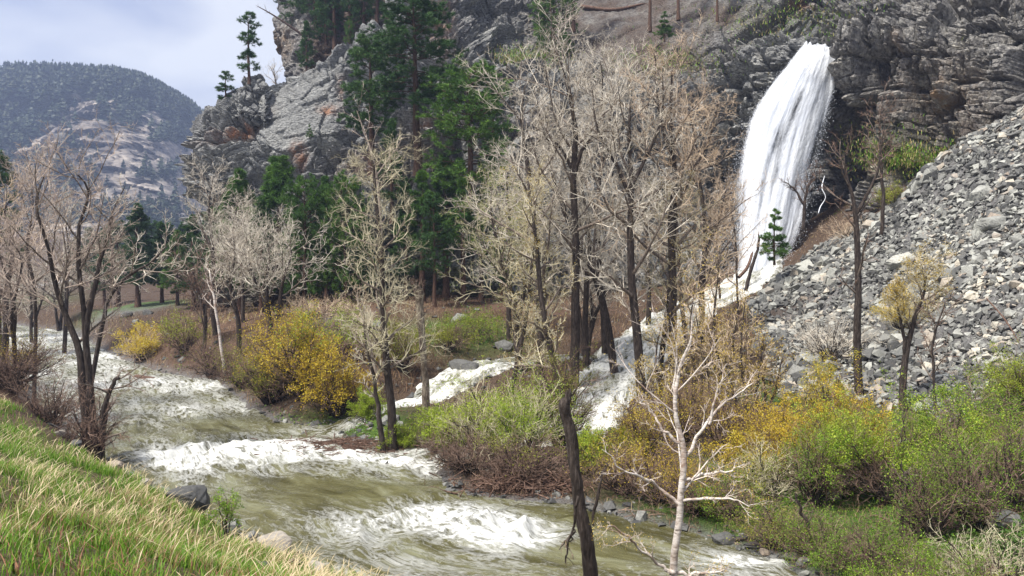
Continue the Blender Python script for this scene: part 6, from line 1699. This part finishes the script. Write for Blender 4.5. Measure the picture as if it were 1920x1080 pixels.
def build_grass():
    r = np.random.default_rng(50)
    M_g = fol_mat("meadow_grass", [(0, (0.05, 0.12, 0.012)), (0.3, (0.13, 0.30, 0.02)), (0.5, (0.26, 0.38, 0.05)), (0.62, (0.34, 0.28, 0.10)), (0.8, (0.48, 0.37, 0.19)), (1, (0.66, 0.54, 0.34))], trans=.35)
    n = 66000
    D = 4.2 + 27 * r.random(n) ** 1.25
    px = -120 + 900 * r.random(n)
    q = np.column_stack([(px - 960) / F * D, D])
    z, sd, ts, wet = land(q, True)
    side = D < np.interp(px, [-120, 0, 200, 400, 600, 780], [31, 26.5, 20.8, 16.4, 14.6, 14.4])
    k = (sd > .15 + .5 * r.random(n)) & side
    q, z, D, px = q[k], z[k], D[k], px[k]
    n = len(q)
    patch_ = fbm(np.column_stack([q / 1.6, np.zeros(n)]), 3, seed=51)
    bare = fbm(np.column_stack([q / 1.1, np.ones(n)]), 3, seed=52)
    edge = np.clip((px + (1080 - 760)) / 900, 0, 1)
    strw = sstep(-.30, .35, patch_ + .14 * (D - 14) / 10 + .08)       # drier toward the far rim
    keep = bare > -.08 + .2 * sstep(11, 6, D) - .5 * (r.random(n) < .12) + .7 * np.exp(-((px - 60) / 190) ** 2 - ((D - 6.6) / 1.3) ** 2) + .45 * np.exp(-((px - 200) / 170) ** 2 - ((D - 8.6) / 1.1) ** 2)
    q, z, D, strw = q[keep], z[keep], D[keep], strw[keep]; n = len(q)
    cl = 3
    b = np.repeat(np.column_stack([q, z]), cl, 0) + np.column_stack([r.normal(0, .05, (n * cl, 2)), np.zeros(n * cl)])
    s = np.repeat(strw, cl); kind = r.random(n * cl)
    straw = kind < .04 + .17 * s
    h = np.where(straw, .14 + .30 * r.random(n * cl) ** 1.3, .10 + .20 * r.random(n * cl))
    lean = np.where(straw, .25 + .7 * r.random(n * cl), .15 + .6 * r.random(n * cl))
    wind = np.where(r.random(n * cl) < .2, .3 + r.normal(0, 1.1, n * cl), r.random(n * cl) * 6.28)
    dist = np.repeat(D, cl)
    V, T, Q, per = blades(r, b, h, np.where(straw, .0035, .006) * (1 + dist / 22) * .8, lean, wind, segs=2)
    tint = np.where(straw, .52 + .46 * r.random(n * cl) ** 1.3, .02 + .5 * r.random(n * cl))
    me = Acc().add(V, T, Q, np.repeat(tint, per)).mesh("grass", [M_g])
    link("grass", me, kind='stuff', label="tall spring grass mixed green and straw on the near bank", cat="grass")
    # seed heads on drooping stalks
    k = r.choice(n, 2800, p=strw / strw.sum() * .8 + .2 / n)
    m = len(k)
    V, T, Q, per = blades(r, np.column_stack([q[k], z[k]]), .26 + .26 * r.random(m), .0045 * (1 + D[k] / 20), .5 + .6 * r.random(m), .3 + r.normal(0, 1.2, m), segs=5, seed_head=1.5)
    me = Acc().add(V, T, Q, np.repeat(.78 + .22 * r.random(m), per)).mesh("seed_heads", [M_g])
    link("seed_heads", me, kind='stuff', label="pale drooping seed heads over the near grass", cat="grass")
    # weedy red-brown dead stalks at the bottom edge
    k = r.choice(np.where(D < 17)[0], 13000); k = k[(fbm(q[k] / .9, 2, seed=66) > .0) | (np.abs(D[k] - 8.6) + np.abs(px[k] - 200) / 150 < 1.8)]; m = len(k)
    V, T, Q, per = blades(r, np.column_stack([q[k], z[k]]), .1 + .22 * r.random(m), .007, .4 + .8 * r.random(m))
    me = Acc().add(V, T, Q, np.repeat(r.random(m), per)).mesh("dead_stalks", [fol_mat("dead_stalks", [(0, (0.10, 0.035, 0.02)), (1, (0.32, 0.16, 0.09))], trans=.1)])
    link("dead_stalks", me, kind='stuff', label="reddish dead stalks matted in the near grass", cat="grass")

    # undergrowth on the other bank: low leaves in patches, thin dead grass, twig litter
    n = 150000
    px = 120 + 2060 * r.random(n); D = 15 + 62 * r.random(n) ** 1.5
    q = np.column_stack([(px - 960) / F * D, D])
    z, sd, ts, wet = land(q, True)
    far = D > np.interp(px, [120, 400, 600, 900, 1100, 1500, 1700, 2020], [34, 24, 21, 18.5, 17.5, 15.5, 13, 12])
    k = (sd > .25) & (wet > .15) & far & (ts > -.8 * r.random(n) ** 2)
    q, z, D, px = q[k], z[k], D[k], px[k]; n = len(q)
    py = px_of(np.column_stack([q, z]))[1]
    g = fbm(q / 1.8, 3, seed=71) * .5
    g += bl(px, py, 1400, 930, 130, 40, .9) + bl(px, py, 1500, 740, 80, 20, .9) + bl(px, py, 1800, 1050, 220, 50, .7) + bl(px, py, 870, 620, 90, 40, .8) + bl(px, py, 640, 790, 160, 25, .5) + bl(px, py, 700, 815, 60, 14, .8) + bl(px, py, 1100, 800, 120, 40, .35) + bl(px, py, 275, 572, 70, 10, 1) + bl(px, py, 1650, 900, 260, 90, .35)
    g -= bl(px, py, 620, 590, 160, 22, .9) + bl(px, py, 1440, 600, 60, 60, .8) + .12
    pg = np.clip(g * 2.2, 0, 1)
    lf = r.random(n) < pg
    m = lf.sum(); c = np.column_stack([q[lf], z[lf] + .02 + .22 * r.random(m) ** 2])
    c = np.repeat(c, 2, 0) + r.normal(0, .05, (m * 2, 3)); m *= 2
    d = norm(r.normal(0, 1, (m, 3)) * [1, 1, .5]); w = norm(np.cross(d, r.normal(0, .4, (m, 3)) + [0, 0, 1])); sz = (.03 + .045 * r.random(m)) * (1 + np.repeat(D[lf], 2) / 60)
    V = np.stack([c, c + d * sz[:, None] * .5 + w * sz[:, None] * .4, c + d * sz[:, None], c + d * sz[:, None] * .5 - w * sz[:, None] * .4], 1).reshape(-1, 3)
    tint = np.clip(.45 + .35 * fbm(np.repeat(q[lf], 2, 0) / 2.2, 2, seed=75) + .3 * (r.random(m) - .5), 0, 1)
    me = Acc().add(V, None, np.arange(m * 4).reshape(-1, 4), np.repeat(tint, 4)).mesh("undergrowth", [fol_mat("undergrowth", [(0, (0.03, 0.07, 0.012)), (.4, (0.07, 0.15, 0.02)), (.7, (0.17, 0.26, 0.04)), (1, (0.36, 0.38, 0.08))], trans=.3)])
    link("undergrowth", me, kind='stuff', label="low green leafy undergrowth across the river", cat="undergrowth")
    dg = ~lf & (r.random(n) < .40)
    k = np.where(dg)[0]; m = len(k)
    V, T, Q, per = blades(r, np.column_stack([q[k], z[k] - .01]), (.10 + .30 * r.random(m) ** 2) * (1 + .4 * pg[k]), .0045 * (1 + D[k] / 25), .2 + 1.0 * r.random(m), segs=2)
    tint = np.clip(.2 + .5 * r.random(m) + .4 * fbm(q[k] / 3, 2, seed=81), 0, 1)
    me = Acc().add(V, T, Q, np.repeat(tint, per)).mesh("dead_grass", [fol_mat("dead_grass", [(0, (0.09, 0.045, 0.03)), (.4, (0.26, 0.16, 0.09)), (.75, (0.46, 0.36, 0.2)), (1, (0.40, 0.42, 0.12))], trans=.2)])
    link("dead_grass", me, kind='stuff', label="dry grass and weeds on the far bank", cat="grass")
    # taller dead weeds and brush under the trees farther back
    n2 = 42000
    px2 = -60 + 1480 * r.random(n2); D2 = 38 + 60 * r.random(n2) ** 1.3; q2 = np.column_stack([(px2 - 960) / F * D2, D2])
    z2, sd2, ts2, wet2 = land(q2, True); cl2 = fbm(q2 / 2.5, 3, seed=83)
    k = (sd2 > .3) & (wet2 > .3) & (ts2 > 0) & (cl2 > -.25 + .3 * r.random(n2)) & (np.abs(px2 - 275) + 3 * np.abs(D2 - 85) > 60)
    q2, z2, cl2 = q2[k], z2[k], cl2[k]; m = len(q2)
    V, T, Q, per = blades(r, np.column_stack([q2, z2 - .02]), .15 + .75 * r.random(m) ** 2 * (1 + cl2), .011 + .012 * r.random(m), .2 + 1.0 * r.random(m), segs=2)
    tint = np.clip(.05 + .75 * r.random(m) ** 1.3 + .5 * fbm(q2 / 5, 2, seed=85), 0, 1)
    me = Acc().add(V, T, Q, np.repeat(tint, per)).mesh("dead_weeds", [bpy.data.materials['dead_grass']])
    link("dead_weeds", me, kind='stuff', label="brown weeds and dead brush under the trees", cat="weeds")
    k = np.where(r.random(n) < .10)[0]; m = len(k)
    p = np.column_stack([q[k], z[k] + .02]); d = norm(r.normal(0, 1, (m, 3)) * [1, 1, .28]); ln = (.15 + .7 * r.random(m) ** 2)[:, None]
    L = np.stack([p - d * ln * .5, p + r.normal(0, .03, (m, 3)), p + d * ln * .5], 1)
    v = tubes(L, np.repeat((.006 + .012 * r.random(m) ** 3)[:, None], 3, 1), 3)
    me = Acc().add(*v, a=np.repeat(r.random(m), len(v[0]) // m)).mesh("twig_litter", [M_tw['brown']])
    link("twig_litter", me, kind='stuff', label="fallen twigs littering the far bank", cat="litter")
    # grass and moss tufts on the cliff ledges
    S = CLIFF.reshape(-1, 3); px, py = px_of(S)
    w = bl(px, py, 980, 112, 60, 12, 1.2) + bl(px, py, 1650, 290, 60, 35, .25) + bl(px, py, 1700, 300, 70, 14, .8) + bl(px, py, 1450, 40, 150, 30, .08) + bl(px, py, 1240, 120, 90, 25, .3)
    k = r.choice(len(S), 6000, p=w / w.sum()); c = S[k] + [0, -.9, 0] + r.normal(0, .3, (6000, 3))
    V, T, Q, per = blades(r, c, .15 + .35 * r.random(6000), .03, .3 + .8 * r.random(6000), segs=2)
    me = Acc().add(V, T, Q, np.repeat(.15 + .6 * r.random(6000), per)).mesh("ledge_grass", [M_g])
    link("ledge_grass", me, kind='stuff', label="grass tufts on the cliff ledges", cat="grass")
build_grass()

# ------------------------------------------------------------------ driftwood, road
def build_small():
    r = np.random.default_rng(60)
    M_dw = bark_mat("driftwood", [(0.3, (0.03, 0.018, 0.014)), (0.5, (0.12, 0.07, 0.05)), (0.7, (0.26, 0.18, 0.14))])
    def log(label, pts, rad):
        base = P(*pts[0][:3])
        l = np.array([P(*p) for p in pts]) - base
        A = Acc(); ll, rr = smooth_line(l, rad, 12); A.add(*tubes(ll[None], rr[None], 7))
        g1, g2 = grow(r, ll[None], rr[None], 7, .2, .95, 1.0, .18, 4, 0, .2, .5, .006); A.add(*tubes(g1, g2, 4))
        o = link('driftwood_log', A.mesh('driftwood_log', [M_dw], True), label=label, cat='driftwood log', loc=base)
    log("dark driftwood log with snags lying in the water under the far bushes", [(255, 706, 49.0), (300, 712, 48.0), (345, 714, 47.5), (370, 716, 47)], [.14, .13, .1, .04])
    log("thin log lying along the muddy bar by the slim tree", [(600, 832, 30.2), (650, 824, 30.8), (690, 836, 30)], [.07, .06, .03])
    log("dark fallen log in the undergrowth at the lower right, slanting down right", [(1690, 925, 19.5), (1760, 975, 18), (1830, 1010, 17), (1900, 1035, 16.4)], [.10, .12, .10, .06])
    log("pale long branch lying across the right scree", [(1850, 560, 31), (1885, 600, 29.5), (1915, 650, 28)], [.03, .03, .01])
    log("fallen trunk on the brown slope near the top edge", [(1090, 12, 93), (1150, 18, 91), (1215, 5, 90)], [.25, .2, .1])
    log("weathered log slanting at the waterfall's foot", [(1385, 520, 56), (1402, 500, 57), (1412, 470, 58)], [.12, .12, .08])
    # tangled flood debris
    c0 = on_level([(990, 935)], .1)[0]
    n = 900
    c = np.array([c0[0], c0[1] + .9, .05]) + np.column_stack([r.normal(0, .95, n), r.normal(0, .35, n), np.abs(r.normal(0, .22, n))])
    d = norm(r.normal(0, 1, (n, 3)) * [1, .7, .3]); ln = (.2 + .6 * r.random(n))[:, None]
    L = np.stack([c - d * ln / 2, c + r.normal(0, .03, (n, 3)), c + d * ln / 2], 1)
    v = tubes(L, np.repeat((.008 + .022 * r.random(n) ** 2)[:, None], 3, 1), 4)
    link('flood_debris', Acc().add(*v, a=np.repeat(r.random(n), len(v[0]) // n)).mesh('flood_debris', [M_dw]), label="pile of red-brown flood debris at the water's edge in the centre", cat='debris', kind='stuff')
    c0 = on_level([(655, 838)], .1)[0]; n = 700
    c = np.array([c0[0], c0[1], .08]) + np.column_stack([r.normal(0, 1.3, n), r.normal(0, .7, n), np.abs(r.normal(0, .08, n))])
    d = norm(r.normal(0, 1, (n, 3)) * [1, .7, .15]); ln = (.2 + .5 * r.random(n))[:, None]
    L = np.stack([c - d * ln / 2, c, c + d * ln / 2], 1)
    v = tubes(L, np.repeat((.008 + .016 * r.random(n) ** 2)[:, None], 3, 1), 4)
    link('bar_debris', Acc().add(*v, a=np.repeat(r.random(n), len(v[0]) // n)).mesh('bar_debris', [M_dw]), label="dark sticks washed over the muddy bar at the stream mouth", cat='debris', kind='stuff')
    # pale road shoulder far up the valley
    pts = P(*np.array([(-260, 556, 92), (-60, 552, 104), (20, 551, 112), (70, 549, 120), (130, 547, 132)]).T)
    V = []
    for p in pts:
        z = land1(p[0], p[1]) + .35
        V += [[p[0], p[1] - 2.2, z], [p[0], p[1] + 2.2, z + .02], [p[0], p[1] + 2.3, z - .5], [p[0], p[1] - 2.3, z - .5]]
    Q = []
    for k in range(len(pts) - 1):
        a = 4 * k; b_ = a + 4
        Q += [[a, b_, b_ + 1, a + 1], [a + 1, b_ + 1, b_ + 2, a + 2], [a + 3, b_ + 3, b_, a]]
    m, nt, b, out = new_mat("pale_road"); n_ = tex(nt, 3, 4)
    nt.links.new(ramp(nt, n_.outputs['Fac'], [(0.3, (0.38, 0.36, 0.36)), (0.7, (0.52, 0.50, 0.50))]), b.inputs['Base Color']); b.inputs['Roughness'].default_value = .9
    link('road', mesh('road', V, Q=Q, mats=[m]), kind='structure')
build_small()

# ------------------------------------------------------------------ valley air
def build_haze():
    V = np.array([(x, y, z) for x in (-620, 320) for y in (-60, 960) for z in (-3, 230)], float)
    Q = [[0, 1, 3, 2], [4, 6, 7, 5], [0, 4, 5, 1], [2, 3, 7, 6], [0, 2, 6, 4], [1, 5, 7, 3]]
    m = bpy.data.materials.new("valley_air"); m.use_nodes = True
    nt = m.node_tree; nt.nodes.clear()
    out = nt.nodes.new("ShaderNodeOutputMaterial"); v = nt.nodes.new("ShaderNodeVolumePrincipled")
    v.inputs['Color'].default_value = (0.55, 0.67, 1.0, 1)
    v.inputs['Density'].default_value = HAZE
    v.inputs['Anisotropy'].default_value = 0.2
    nt.links.new(v.outputs[0], out.inputs['Volume'])
    link('haze', mesh('haze', V, Q=Q, mats=[m]), kind='stuff', label="thin blue valley haze between the near cliffs and the mountain", cat="haze")
HAZE = 0.00046
build_haze()
